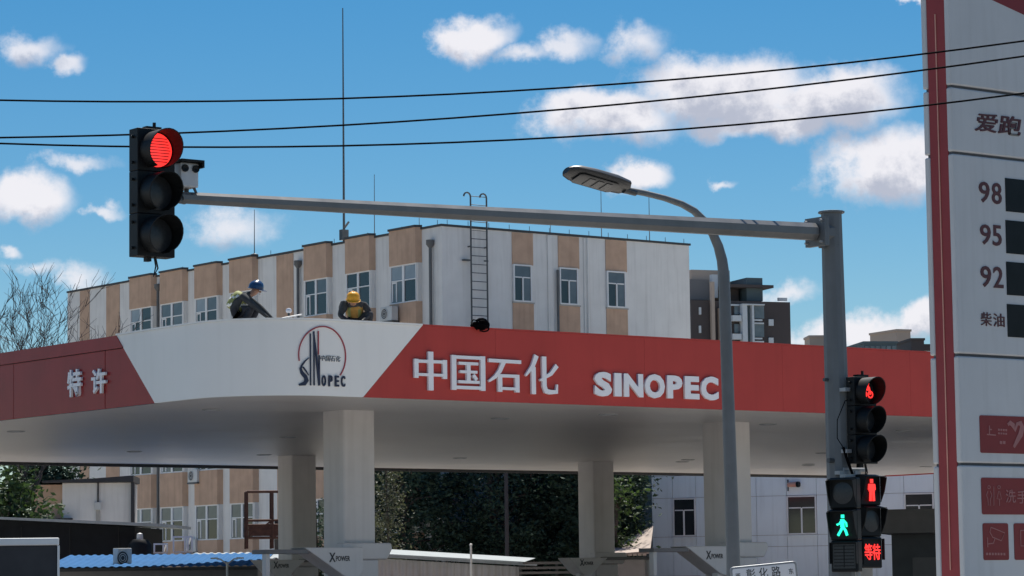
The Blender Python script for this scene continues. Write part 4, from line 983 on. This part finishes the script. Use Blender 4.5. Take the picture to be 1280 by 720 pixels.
# leaning sheet and stored clutter by the frames
P = at(175, 690, 99); t = thing('stored_drum', 'dark rounded tank with bright cap under the long shed roof', 'tank', (P.x, P.y, 0), 0)
b = MB(); b.lathe((0, 0, 0), [(.001, 0), (.42, 0), (.42, P.z + .25), (.28, P.z + .42), (.001, P.z + .45)], 20); b.build('body', 'black_soft', t, smooth=True)
b = MB(); b.lathe((.0, -.05, P.z + .42), [(.001, .24), (.10, .2), (.12, .0)], 12); b.build('cap', 'ac', t, smooth=True)
# white twin-arm lamp in front of the blue roof
P = at(284, 716, 84); t = thing('twin_arm_lamp', 'slim white lamp post with two short arms before the blue roof', 'lamp post', (P.x, P.y, .13), R(5)); zt = at(284, 703, 84).z - .13
b = MB(); b.tube([(0, 0, 0), (0, 0, zt)], [.05, .035], 8); b.build('post', 'frame_white', t, smooth=True)
for s_ in (-1, 1):
    b = MB(); b.tube([(0, 0, zt - .05), (s_ * .2, 0, zt + .1), (s_ * .30, 0, zt + .10)], .02, 6); b.build('arm', 'frame_white', t)
    b = MB(); b.box(s_ * .26, s_ * .48, -.06, .06, zt + .10, zt + .145); b.build('lamp', 'frame_white', t, bevel=.01)
# rusty access basket
P = at(309, 672, 104); t = thing('access_basket', 'rusty orange steel access basket against the plaster building', 'work platform', (P.x, P.y, 0), R(10)); c_ = at(338, 614, 104); W_ = c_.x - P.x + 1.2; H0 = P.z; H1 = c_.z
for x in (.0, W_ * .45, W_):
    for y in (0, .8):
        b = MB(); b.tube([(x, y, H0 - .4), (x, y, H1 if x > 0 else H1)], .045, 6); b.build('post', 'rust' if x < W_ else 'steel_dark', t)
for z in (H0, H0 + .28, H0 + .45, H0 + .62, H1):
    for y in (0, .8):
        b = MB(); b.tube([(0, y, z), (W_, y, z)], .036, 6); b.build('rail', 'rust', t)
b = MB(); b.box(0.05, W_ - .05, .05, .75, H0 - .05, H0 + .03); b.build('deck', 'rust', t)
b = MB(); b.box(.05, W_ - .5, -.02, .0, H0 + .05, H0 + .42); b.build('toe_panel', 'rust', t)
b = MB(); b.prism([(W_ * .5, .3, H0 - .06), (W_ * .9, .3, H0 - .06), (W_ * .75, .3, 0), (W_ * .55, .3, 0)], (0, .3, 0)); b.build('lift_arm', 'steel_dark', t)
b = MB(); b.tube([(0, .0, H0), (W_ * .45, .0, H0 + .62)], .03, 6); b.build('brace', 'rust', t)
b = MB(); b.tube([(W_ * .45, .0, H0), (W_, .0, H0 + .62)], .03, 6); b.build('brace', 'rust', t)
b = MB(); b.box(W_ * .5, W_ * .62, .2, .45, H0 + .2, H0 + .62); b.build('control_box', 'dark_trim', t)

# ------------------------------------------------------------------ box truck at the bottom left
P = at(73, 672, 50); zt = P.z
trk = thing('box_truck', 'grey box truck body with white top rail at the bottom left corner', 'truck', (P.x - 1.05, P.y, 0), R(11))
b = MB(); b.box(-1.05, 1.02, .0, 4.2, .95, zt - .13); b.build('cargo_box', 'dark_roof', trk, bevel=.02)
b = MB(); b.box(-1.07, 1.05, -.03, 4.22, zt - .128, zt); b.build('top_rail', 'frame_white', trk, bevel=.02)
b = MB(); b.box(1.02, 1.06, -.03, .05, .95, zt - .132); b.box(-1.08, -1.05, -.03, .05, .95, zt - .132); b.build('corner_rail', 'frame_white', trk)
b = MB(); b.box(-.02, .0, -.02, -.002, 1.0, zt - .2); b.build('door_gap', 'black', trk)
b = MB(); b.box(-.42, -.36, -.035, -.003, zt - .42, zt - .37); b.build('door_latch', 'frame_white', trk)
b = MB(); b.prism([(-1.0, 4.3, .6), (-1.0, 6.0, .6), (-1.0, 6.0, 1.5), (-1.0, 5.5, 2.25), (-1.0, 4.3, 2.25)], (2.0, 0, 0)); cb = b.build('cab', 'ac', trk, bevel=.05)
b = MB(); b.prism([(-.9, 6.01, 1.52), (.9, 6.01, 1.52), (.9, 5.56, 2.18), (-.9, 5.56, 2.18)], (0, .02, .01)); b.build('windscreen', 'glass', cb)
b = MB(); b.box(-.8, .8, -.0, 4.4, .62, .94); b.build('chassis', 'black', trk)
for x in (-.95, .95):
    for y in (1.0, 5.1):
        b = MB(); b.lathe((x, y, .42), [(.001, -.12), (.26, -.12), (.42, -.10), (.42, .10), (.26, .12), (.001, .12)], 20, 'x'); b.build('wheel', 'black', trk, smooth=True)

# ------------------------------------------------------------------ fences, huts at the back centre
p0 = at(466, 691, 100); fr = Frame(p0.x, p0.y, R(-10)); t = thing('corrugated_hut', 'pale corrugated hut with sunlit white roof edge before the dark trees', 'hut', (p0.x, p0.y, 0), R(-10))
L1 = fr.front(651, 702)[0]; zL = p0.z; zR = fr.front(651, 702)[1]
b = MB(); n = int(L1 / .06); vs = []
for i in range(n + 1):
    x = L1 * i / n; h = (0, 0, .03, .03)[i % 4]; z = zL + (zR - zL) * x / L1 - .18; vs += [(x, -h, 0), (x, -h, z), (x, .05, 0), (x, .05, z)]
b.add(vs, [f for i in range(n) for f in ((i * 4, i * 4 + 4, i * 4 + 5, i * 4 + 1), (i * 4 + 1, i * 4 + 5, i * 4 + 7, i * 4 + 3), (i * 4 + 2, i * 4 + 3, i * 4 + 7, i * 4 + 6))]); b.build('wall_sheet', 'corrugated', t)
b = MB(); b.prism([(-.1, -.25, zL - .13), (L1 + .1, -.25, zR - .13), (L1 + .1, -.25, zR - .03), (-.1, -.25, zL - .03)], (0, 3.0, .0)); b.prism([(-.1, .2, zL - .02), (L1 + .1, .2, zR - .02), (L1 + .1, 2.4, zR + .12), (-.1, 2.4, zL + .14)], (0, 0, .015)); b.build('roof', 'white_roof', t)
P = at(589, 716, 98.5); t2 = thing('fence_post', 'thin pale post standing before the corrugated hut', 'post', (P.x, P.y, .13)); b = MB(); b.tube([(0, 0, 0), (0, 0, at(589, 682, 98.5).z - .13)], .04, 8); b.lathe((0, 0, at(589, 682, 98.5).z - .13), [(.05, 0), (.05, .05), (.001, .07)], 8); b.build('shaft', 'frame_white', t2, smooth=True)
p0 = at(650, 702, 99); fr = Frame(p0.x, p0.y, R(2)); t = thing('slat_fence', 'dark horizontal slat fence right of the corrugated hut', 'fence', (p0.x, p0.y, 0), R(2)); L1 = fr.front(742, 703)[0]
for x in (0, L1 * .5, L1):
    b = MB(); b.box(x - .04, x + .04, .0, .08, 0, p0.z); b.build('post', 'steel_dark', t)
for i in range(13):
    z = p0.z - .10 - i * .165
    b = MB(); b.box(-.05, L1 + .05, -.03, -.003, z, z + .085); b.build('slat', 'kiosk', t)
P = at(634, 705, 108); t = thing('utility_pole', 'slim grey utility pole among the dark trees', 'pole', (P.x, P.y, 0)); b = MB(); b.tube([(0, 0, 0), (0, 0, 7.5)], [.09, .07], 8); b.build('shaft', 'dark_roof', t, smooth=True); b = MB(); b.lathe((0, 0, 7.5), [(.09, 0), (.09, .08), (.001, .1)], 8); b.build('cap', 'dark_roof', t)
# sunlit tiled roof by the white building
p0 = at(768, 692, 106); fr = Frame(p0.x, p0.y, R(-4)); t = thing('tiled_lean_to', 'sunlit tan sloping roof beside the white panelled building', 'lean-to', (p0.x, p0.y, 0), R(-4)); L1 = fr.front(816, 690)[0] + 1.0; zr = fr.front(816, 664)[1]; z0 = p0.z
Lr = fr.front(816, 690)[0]
b = MB(); b.prism([(-1.2, 0, z0 - .18), (Lr - .10, 0, z0 - .02), (Lr - .10, 6.0, z0 + 1.0), (Lr * .05, 6.0, z0 + .45), (-1.2, 3, z0 + .1)], (0, 0, .10)); b.build('roof', 'tile_roof', t)
b = MB(); b.box(-1.0, Lr - .2, .25, 3, 0, z0 - .2); b.build('wall', 'kiosk', t)
for i in range(12):
    x = -.9 + i * (Lr + .7) / 12; b = MB(); b.box(x, x + .14, -.06, .06, z0 - .09, z0 + .0); b.build('eave_tile', 'tile_roof', t)

# ------------------------------------------------------------------ white panelled building
WF = Frame(*at(815, 640, 117).xy, R(-20))
wb_ = thing('panelled_building', 'pale blue-white panelled building with dark windows under the canopy', 'building', WF.w(0, 0, 0), R(-20))
def wx(px): return WF.front(px, 640)[0]
ztop = 9.2; xe = wx(1185) + 3
wins = [(841, 870, 622.5, 671), (983.5, 1021, 618.5, 666.5), (1130.5, 1168, 615, 662)]
b = MB(); b.box(.02, xe - .02, .06, 9, 0, ztop - .05); b.build('backing', 'concrete', wb_)
zw1 = WF.front(855, 622.5)[1]; zw0 = WF.front(855, 671)[1]
xb = [0, wx(841), wx(870)]
for a_, c_ in ((870, 983.5), (1021, 1130.5)):
    for q in (1, 2, 3): xb.append(wx(a_ + (c_ - a_) * q / 3))
    xb.append(wx(c_ + 37.5))
xb = sorted(xb + [xe]); zbs = [0, zw0 - 2.2, zw0 - .45, zw0, zw1, zw1 + .9, zw1 + 2.1, ztop]
wspan = [(wx(a_), wx(c_)) for a_, c_, _, _ in wins]
for x0, x1 in zip(xb, xb[1:]):
    for z0, z1 in zip(zbs, zbs[1:]):
        if any(x0 > a_ - .05 and x1 < c_ + .05 for a_, c_ in wspan) and abs(z0 - zw0) < .01: continue
        b = MB(); b.box(x0 + .008, x1 - .008, 0, .055, z0 + .008, z1 - .008); b.build('cladding_panel', 'clad', wb_)
for (x0, x1), cols in zip(wspan, ([.48, .52], [.5, .5], [.5, .5])):
    me, pp = win_mesh(x1 - x0 - .02, zw1 - zw0 - .02, cols, .30, fr=.055, single_top=True)
    put_window(me, pp, wb_, (x0 + .01, .045, zw0 + .01), 0, ['glass', 'glass', 'glass'])
    b = MB(); b.box(x0 - .04, x1 + .04, -.08, -.003, zw0 - .07, zw0 - .01); b.build('window_sill', 'clad', wb_)
    b = MB(); b.box(x0 + .01, x1 - .01, .03, .055, zw0 + .01, zw1 - .01); b.build('reveal', 'dark_trim', wb_)
P = WF.front(985, 606)
fl_ = thing('wall_floodlight', 'small tan floodlight fixed high on the pale panelled wall', 'floodlight', WF.w(P[0], 0, P[1] - .1), R(-20))
b = MB(); b.box(-.02, .03, -.05, 0, -.15, .3); b.build('bracket', 'steel_dark', fl_)
b = MB(); b.tube([(.03, -.1, .1), (.42, -.22, .1)], [.09, .11], 10); b.build('lamp_body', 'orange_line', fl_, smooth=True); b = MB(); b.tube([(.425, -.222, .1), (.52, -.25, .1)], .115, 10); b.build('lamp_rim', 'black', fl_)
# kiosk in front of it
p0 = at(1096, 637, 84); KF = Frame(p0.x, p0.y, R(-14)); t = thing('station_kiosk', 'low dark grey station kiosk with flat fascia left of the price sign', 'kiosk', (p0.x, p0.y, 0), R(-14)); zk = p0.z
L1 = KF.front(1200, 637)[0] + 2.5
b = MB(); b.box(0, L1, .0, 4, zk - .70, zk); b.build('fascia', 'kiosk', t, bevel=.02)
b = MB(); b.box(.3, L1 - .3, .9, 3.8, .13, zk - .703); b.build('wall', 'kiosk_dark', t)
b = MB(); b.box(.9, 2.0, .86, .898, .13, 2.3); b.build('door', 'kiosk', t)

# ------------------------------------------------------------------ trees
def leaves(b, centers, n, size, rg, spread):
    vs, fs = [], []
    for _ in range(n):
        c_, r_ = rg.choice(centers)
        d = Vector((rg.gauss(0, 1), rg.gauss(0, 1), rg.gauss(0, 1)))
        p = c_ + d * (r_ * spread)
        a = Vector((rg.gauss(0, 1), rg.gauss(0, 1), rg.gauss(0, .6))).normalized(); q = a.cross(Vector((rg.gauss(0, 1), rg.gauss(0, 1), rg.gauss(0, 1)))).normalized(); nn = a.cross(q)
        L_ = size * rg.uniform(.6, 1.35); W_ = L_ * rg.uniform(.38, .55); k = len(vs)
        vs += [p - a * L_ / 2, p + q * W_ / 2 + nn * W_ * .12, p + a * L_ / 2, p - q * W_ / 2 + nn * W_ * .12]; fs += [(k, k + 1, k + 2), (k, k + 2, k + 3)]
    b.add(vs, fs)
def tree(label, P, height, crown, n, size, lm, seed, group=None, clumps=60, name='leafy_tree', low=0.):
    rg = random.Random(seed); t = thing(name, label, 'tree', (P[0], P[1], 0), 0, group)
    rx, ry, rz_ = crown; czn = height - rz_
    b = MB(); cl = []
    b.tube([(0, 0, -.1), (rg.uniform(-.1, .1), 0, height * .3), (rg.uniform(-.3, .3), rg.uniform(-.2, .2), height * .6), (rg.uniform(-.3, .3), 0, height * .85)], [.20, .16, .11, .04], 9)
    for i in range(clumps):
        u_ = rg.uniform(-1, 1); a = rg.uniform(0, 6.283); k = rg.uniform(.35, 1) ** .6; s_ = math.sqrt(1 - u_ * u_)
        c_ = Vector((rx * k * s_ * math.cos(a), ry * k * s_ * math.sin(a), czn + rz_ * k * u_)); cl.append((c_, rg.uniform(.5, 1.1)))
        if i % 4 == 0:
            st = Vector((0, 0, max(.5, min(height * .7, c_.z - rg.uniform(.5, 1.6))))); b.tube([st, (st + c_) / 2 + Vector((0, 0, .25)), c_], [.07, .045, .015], 5)
    b.build('trunk', 'bark', t, smooth=True)
    b = MB(); leaves(b, cl, n, size, rg, .42); b.build('crown', lm, t); return t
DT = [(500, 112, 'leaf_dark', 'dark evergreen tree beside the pale ivy, left of the row under the canopy'), (560, 116, 'leaf_dark', 'dense dark tree behind the corrugated hut, second of the row'), (622, 113, 'leaf_dark', 'dense dark tree behind the slim utility pole, third of the row'),
      (680, 117, 'leaf_dark', 'dense dark tree above the slat fence, fourth of the row'), (735, 113, 'leaf_dark', 'dark tree partly behind the middle white column'), (752, 113.5, 'leaf_dark', 'dark tree next to the panelled building, right end of the row')]
for i, (px, y, lm, lb) in enumerate(DT):
    P = at(px, 700, y); tree(lb, (P.x, P.y), 8.2 + (i % 3) * .5, (1.9 if i < 5 else 1.5, 1.9, 4.2), 15000, .20, lm, 40 + i, 'dark trees seen under the canopy', 90)
P = at(770, 620, 109); tree('young lighter green tree right beside the middle white column', (P.x, P.y), 5.9, (.5, .5, 1.7), 900, .24, 'leaf_mid', 77, None, 16, name='young_tree')
P = at(14, 640, 104); tree('green leafy tree at the far left under the canopy', (P.x, P.y), 6.1, (1.15, 1.2, 2.3), 3600, .28, 'leaf_mid', 81, None, 46)
P = at(52, 590, 114); tree('darker leafy tree behind the pale outbuilding at the left', (P.x, P.y), 8.0, (1.3, 1.2, 1.7), 3600, .26, 'leaf_dark', 85, None, 40)
# ivy on the wall edge by the near column
P = at(484, 700, 107); t = thing('ivy_column', 'pale speckled ivy hanging right of the near white column', 'plant', (P.x, P.y, 0)); rg = random.Random(9)
b = MB(); b.tube([(0, .1, 0), (.05, .1, 3), (-.05, .1, 6.6)], [.08, .06, .03], 6); b.build('stem', 'bark', t)
b = MB(); leaves(b, [(Vector((rg.uniform(-.55, .45), rg.uniform(-.15, .25), rg.uniform(2.2, 6.8))), .5) for _ in range(70)], 2600, .13, rg, .45); b.build('foliage', 'leaf_pale', t)
P = at(395, 640, 100); t = thing('ivy_column', 'dark climbing plant in the narrow gap between two white columns', 'plant', (P.x, P.y, 0))
b = MB(); b.tube([(0, .1, 0), (.05, .1, 2), (-.05, .1, 5)], [.08, .06, .03], 6); b.build('stem', 'bark', t)
b = MB(); leaves(b, [(Vector((rg.uniform(-.4, .4), rg.uniform(-.15, .25), rg.uniform(1.2, 4.3))), .5) for _ in range(40)], 1500, .16, rg, .45); b.build('foliage', 'leaf_dark', t)
# bare tree at the left
def bare_tree(label, P, height, seed):
    rg = random.Random(seed); t = thing('bare_tree', label, 'tree', (P[0], P[1], 0)); tb, cb = MB(), MB()
    def grow(p, d, L_, r_, lev):
        n = 4; pts = [p]; q = p.copy(); dd = d.copy()
        for i in range(n):
            dd = (dd + Vector((rg.gauss(0, .14), rg.gauss(0, .14), rg.gauss(.03, .09)))).normalized(); q = q + dd * (L_ / n); pts.append(q.copy())
        b_ = tb if lev < 2 else cb
        b_.tube(pts, [r_ * (1 - .55 * i / n) for i in range(n + 1)], 7 if lev < 2 else (4 if lev < 4 else 3), caps=False)
        if lev >= 6 or L_ < .16: return
        k = 3 if lev < 3 else 4 if lev == 3 else 3
        for i in range(k):
            ax = Vector((rg.gauss(0, 1), rg.gauss(0, 1), rg.gauss(0, .5))).normalized()
            nd = (dd + ax * rg.uniform(.38, .68)).normalized(); nd.z = nd.z * .9 + .12
            s_ = pts[rg.choice((2, 3, 4))] if i else pts[-1]
            grow(s_, nd.normalized(), L_ * rg.uniform(.60, .80), max(.011, r_ * rg.uniform(.46, .62)), lev + 1)
    grow(Vector((0, 0, 0)), Vector((.03, 0, 1)), height * .40, .15, 0)
    tb.build('trunk', 'bark_bare', t, smooth=True); cb.build('branches', 'bark_bare', t)
P = at(8, 600, 106); bare_tree('bare leafless tree rising behind the red canopy side, rightmost', P, 11.0, 5)
P = at(-14, 600, 107); bare_tree('bare leafless tree at the extreme left edge above the canopy', P, 11.4, 23)

# ------------------------------------------------------------------ workers on the canopy roof
def skin_body(name, joints, bones, parent, regions, mats, sub=2):
    """joints: name -> ((x, y, z), radius or (rx, ry)); one continuous skinned surface"""
    names = list(joints); me = bpy.data.meshes.new(name); me.from_pydata([joints[n][0] for n in names], [(names.index(a), names.index(c_)) for a, c_ in bones], [])
    o = bpy.data.objects.new(name, me); col.objects.link(o)
    sk = o.modifiers.new('skin', 'SKIN'); sk.branch_smoothing = .4
    for i, n in enumerate(names):
        r_ = joints[n][1]; sv = me.skin_vertices[0].data[i]; k_ = 1. if n in ('head', 'crown', 'neck') or n[:3] in ('pal', 'wri') else 1.18; sv.radius = (r_ * k_, r_ * k_) if not isinstance(r_, tuple) else (r_[0] * k_, r_[1] * k_); sv.use_root = (i == 0)
    ss = o.modifiers.new('sub', 'SUBSURF'); ss.levels = sub; ss.render_levels = sub
    dg = bpy.context.evaluated_depsgraph_get(); m2 = bpy.data.meshes.new_from_object(o.evaluated_get(dg)); bpy.data.objects.remove(o)
    m2.materials.clear()
    for m in mats: m2.materials.append(M[m])
    for p in m2.polygons: p.use_smooth = True; p.material_index = regions(p.center)
    m2.name = name; return link(name, m2, parent)
def hand(joints, bones, wrist, pos, dirv, side, prefix):
    """palm and five unequal fingers continuing a wrist"""
    d = Vector(dirv).normalized(); sd_ = Vector(side).normalized(); p = Vector(pos); nn = d.cross(sd_)
    joints[prefix + 'palm'] = (tuple(p + d * .06), (.030, .022)); bones.append((wrist, prefix + 'palm'))
def fingers_mesh(b, pos, dirv, side):
    d = Vector(dirv).normalized(); s_ = Vector(side).normalized(); p = Vector(pos) + d * .05; nn = d.cross(s_)
    for k, (o_, L_) in enumerate(((-.032, .062), (-.011, .075), (.011, .070), (.031, .055))):
        a = p + s_ * o_ + d * .02; b.tube([a, a + d * L_ * .5 - nn * .008, a + d * L_ * .85 - nn * .03], [.010, .009, .007], 6)
    a = p - s_ * .03 - d * .03; b.tube([a, a - s_ * .03 + d * .02, a - s_ * .035 + d * .05], [.011, .010, .008], 6)
def helmet(parent, c_, fwd, m, tilt=0., rad=.135):
    b = MB(); b.lathe((0, 0, 0), [(rad * 1.04, -.02), (rad * 1.02, .03), (rad * .93, .075), (rad * .72, .115), (rad * .4, .138), (.001, .145)], 24)
    b.lathe((0, 0, 0), [(rad * 1.0, -.012), (rad * 1.14, -.022), (rad * 1.14, -.032), (rad * .98, -.026)], 24)
    brim = []
    for k in range(9):
        a = R(-60 + 15 * k); brim.append((rad * 1.1 * math.cos(a), rad * 1.1 * math.sin(a), -.024))
    out = [(rad * 1.1 * math.cos(R(-60 + 15 * k)) + .065 * math.cos(R((-60 + 15 * k))), rad * 1.15 * math.sin(R(-60 + 15 * k)), -.036) for k in range(9)]
    b.add(brim + out + [(x, y, z - .008) for x, y, z in brim + out], [(k, k + 1, 9 + k + 1, 9 + k) for k in range(8)] + [(18 + k, 18 + 9 + k, 18 + 10 + k, 19 + k) for k in range(8)] + [(9 + k, 10 + k, 28 + k, 27 + k) for k in range(8)])
    b.tube([(-rad * .8, 0, .085), (-rad * .3, 0, .142), (rad * .3, 0, .142), (rad * .8, 0, .085)], .014, 6)
    o = b.build('helmet', m, parent, smooth=True, loc=c_); f = Vector(fwd); o.rotation_euler = (0, -math.atan2(f.z, math.hypot(f.x, f.y)) , math.atan2(f.y, f.x)); return o
def ball(b, c_, r_, n=10):
    rx, ry, rz_ = r_ if isinstance(r_, tuple) else (r_,) * 3; k0 = len(b.v)
    prof = [(math.sin(math.pi * i / n), -math.cos(math.pi * i / n)) for i in range(n + 1)]
    b.add([(c_[0] + rx * max(a, 1e-3) * math.cos(2 * math.pi * k / 12), c_[1] + ry * max(a, 1e-3) * math.sin(2 * math.pi * k / 12), c_[2] + rz_ * h) for a, h in prof for k in range(12)],
          [(i * 12 + k, i * 12 + (k + 1) % 12, (i + 1) * 12 + (k + 1) % 12, (i + 1) * 12 + k) for i in range(n) for k in range(12)])
def join_into(o, b, mi):
    import bmesh
    bm = bmesh.new(); bm.from_mesh(o.data); vs = [bm.verts.new(v) for v in b.v]
    for f in b.f:
        try: q = bm.faces.new([vs[i] for i in f]); q.material_index = mi; q.smooth = True
        except ValueError: pass
    bm.to_mesh(o.data); bm.free()

ROOF = ZT - .12
# crouching worker, seen from the side, facing right
P = CF.flat(304, 400, ZT); pw = CF.w(P[0] + .30, P[1] + .55, ROOF)
pA = thing('person', 'worker in dark blue helmet and lime vest crouching on the canopy, reaching right', 'person', pw, R(-6)); pA.scale = (1.10, 1.10, 1.0)
J = {'pelvis': ((-.17, 0, .30), (.15, .13)), 'waist': ((-.13, 0, .44), (.14, .125)), 'chest': ((.0, 0, .62), (.155, .14)), 'neck0': ((.13, 0, .68), .08), 'neck': ((.19, 0, .695), .06), 'head': ((.26, 0, .74), (.088, .082)), 'crown': ((.28, 0, .82), (.085, .08))}
Bn = [('pelvis', 'waist'), ('waist', 'chest'), ('chest', 'neck0'), ('neck0', 'neck'), ('neck', 'head'), ('head', 'crown')]
for s_, n_ in ((1, 'l'), (-1, 'r')):
    hz = .0 if s_ < 0 else .04
    J.update({'hip' + n_: ((-.10, .10 * s_, .26), .105), 'knee' + n_: ((.24 + hz, .15 * s_, .42), .075), 'shin' + n_: ((.12 + hz, .15 * s_, .22), .062), 'ank' + n_: ((.02 + hz, .14 * s_, .08), .045), 'toe' + n_: ((.18 + hz, .15 * s_, .04), .042),
              'sho' + n_: ((.06, .19 * s_, .64), .072), 'elb' + n_: ((.27 + hz, .22 * s_, .44), .050), 'wri' + n_: ((.47 + hz, .16 * s_, .24), .034), 'pal' + n_: ((.53 + hz, .14 * s_, .185), (.036, .026))})
    Bn += [('pelvis', 'hip' + n_), ('hip' + n_, 'knee' + n_), ('knee' + n_, 'shin' + n_), ('shin' + n_, 'ank' + n_), ('ank' + n_, 'toe' + n_), ('chest', 'sho' + n_), ('sho' + n_, 'elb' + n_), ('elb' + n_, 'wri' + n_), ('wri' + n_, 'pal' + n_)]
def regA(c_):
    if c_.x > .18 and c_.z > .64 and abs(c_.y) < .12: return 2
    if c_.x > .49 and c_.z < .24: return 3
    if c_.z < .10: return 3
    if c_.z < .40 and c_.x < .45 and abs(c_.y) < .24 and not (c_.x > .30 and c_.z > .28): return 0
    return 1
body = skin_body('body', J, Bn, pA, regA, ['cloth_dark', 'cloth_grey', 'skin', 'boot'])
b = MB(); ball(b, (.35, 0, .735), (.022, .016, .022)); ball(b, (.265, .085, .74), (.022, .012, .03)); ball(b, (.265, -.085, .74), (.022, .012, .03)); ball(b, (.34, 0, .69), (.015, .028, .008)); join_into(body, b, 2)
b = MB()
for s_ in (1, -1): fingers_mesh(b, (.49 + (.04 if s_ > 0 else 0), .14 * s_, .21), (.75, 0, -.6), (0, 1, 0))
join_into(body, b, 3)
helmet(pA, (.275, 0, .82), (1, 0, -.2), 'helmet_blue')
Jv = {'a': ((-.16, 0, .36), (.150, .152)), 'b': ((-.11, 0, .48), (.158, .155)), 'c': ((.0, 0, .62), (.175, .165)), 'd': ((.075, 0, .69), (.13, .15))}
skin_body('vest', Jv, [('a', 'b'), ('b', 'c'), ('c', 'd')], pA, lambda c_: 1 if abs(c_.z - .47) < .025 or abs(c_.z - .63) < .02 else 0, ['vest_lime', 'reflective'])
# second worker, facing the camera, head bowed
P = CF.loc(at(442, 404, 58.2)); pw = CF.w(P[0], P[1], ROOF)
pB = thing('person', 'worker in yellow helmet and orange vest kneeling on the canopy, head bowed', 'person', pw, R(12))
J = {'pelvis': ((.06, .26, .22), (.16, .13)), 'waist': ((.05, .20, .34), (.15, .12)), 'chest': ((.02, .04, .50), (.165, .135)), 'neck0': ((-.02, -.09, .565), .08), 'neck': ((-.03, -.14, .56), .065), 'head': ((-.04, -.21, .565), (.085, .088)), 'crown': ((-.04, -.22, .64), (.082, .085))}
Bn = [('pelvis', 'waist'), ('waist', 'chest'), ('chest', 'neck0'), ('neck0', 'neck'), ('neck', 'head'), ('head', 'crown')]
for s_, n_ in ((1, 'l'), (-1, 'r')):
    kn = (.33, -.12, .37) if s_ > 0 else (-.16, -.10, .10)
    an = (.30, .02, .07) if s_ > 0 else (-.17, .30, .07); to = (.33, -.14, .045) if s_ > 0 else (-.17, .42, .06)
    J.update({'hip' + n_: ((.06 + .11 * s_, .22, .22), .105), 'knee' + n_: (kn, .078), 'shin' + n_: (tuple((Vector(kn) + Vector(an)) / 2), .064), 'ank' + n_: (an, .046), 'toe' + n_: (to, .042),
              'sho' + n_: ((.02 + .21 * s_, -.02, .53), .078), 'elb' + n_: ((.02 + .31 * s_, -.06, .30 if s_ < 0 else .34), .052), 'wri' + n_: ((.0 + .16 * s_, -.24, .19), .034), 'pal' + n_: ((.0 + .12 * s_, -.29, .16), (.036, .026))})
    Bn += [('pelvis', 'hip' + n_), ('hip' + n_, 'knee' + n_), ('knee' + n_, 'shin' + n_), ('shin' + n_, 'ank' + n_), ('ank' + n_, 'toe' + n_), ('chest', 'sho' + n_), ('sho' + n_, 'elb' + n_), ('elb' + n_, 'wri' + n_), ('wri' + n_, 'pal' + n_)]
def regB(c_):
    if c_.y < -.13 and c_.z > .47 and abs(c_.x + .04) < .12: return 2
    if c_.y < -.26 and c_.z < .3: return 3
    if c_.z < .09: return 3
    if c_.z < .30 and abs(c_.x) < .26: return 0
    if c_.x > .24 and c_.z < .45 and c_.y < .1 and c_.x > .27: return 0
    return 1
body = skin_body('body', J, Bn, pB, regB, ['cloth_dark', 'cloth_grey', 'skin', 'boot'])
b = MB(); ball(b, (-.04, -.305, .555), (.016, .022, .024)); ball(b, (.05, -.21, .565), (.012, .022, .03)); ball(b, (-.13, -.21, .565), (.012, .022, .03)); ball(b, (-.04, -.29, .515), (.028, .014, .008)); join_into(body, b, 2)
b = MB()
for s_ in (1, -1): fingers_mesh(b, (.14 * s_, -.265, .175), (-.4 * s_, -.7, -.4), (1, -.3 * s_, 0))
join_into(body, b, 3)
helmet(pB, (-.04, -.22, .635), (0, -1, -.30), 'helmet_yellow')
Jv = {'a': ((.055, .21, .33), (.165, .14)), 'b': ((.04, .12, .42), (.172, .145)), 'c': ((.02, .03, .51), (.185, .15)), 'd': ((.0, -.045, .565), (.14, .12))}
skin_body('vest', Jv, [('a', 'b'), ('b', 'c'), ('c', 'd')], pB, lambda c_: 1 if abs(abs(c_.x - .02) - .10) < .02 else 0, ['vest_orange', 'vest_lime'])
# white batten held by the first worker and a small dome on the roof
P1 = CF.flat(343, 401, ZT); a = CF.w(P1[0] + .12, P1[1] + .30, ROOF + .16); 
b = MB(); d_ = CF.U * .95; b.tube([(0, 0, 0), (.60, .12, .12)], .014, 6); o = b.build('white_batten', 'frame_white', None, loc=a); tag(o, 'thin white batten lying on the canopy between the two workers', 'batten')
P = CF.loc(at(361, 402, 59.5)); a = CF.w(P[0], P[1], ROOF - .0)
t = thing('dome_camera', 'small white dome on a short post between the two workers', 'dome camera', a)
b = MB(); b.tube([(0, 0, 0), (0, 0, .50)], .025, 8); b.box(-.05, .05, -.05, .05, .30, .42); b.build('post', 'steel_dark', t)
b = MB(); b.lathe((0, 0, .50), [(.035, 0), (.06, .03), (.063, .06), (.04, .095), (.001, .105)], 16); b.build('dome', 'letter_white', t, smooth=True)
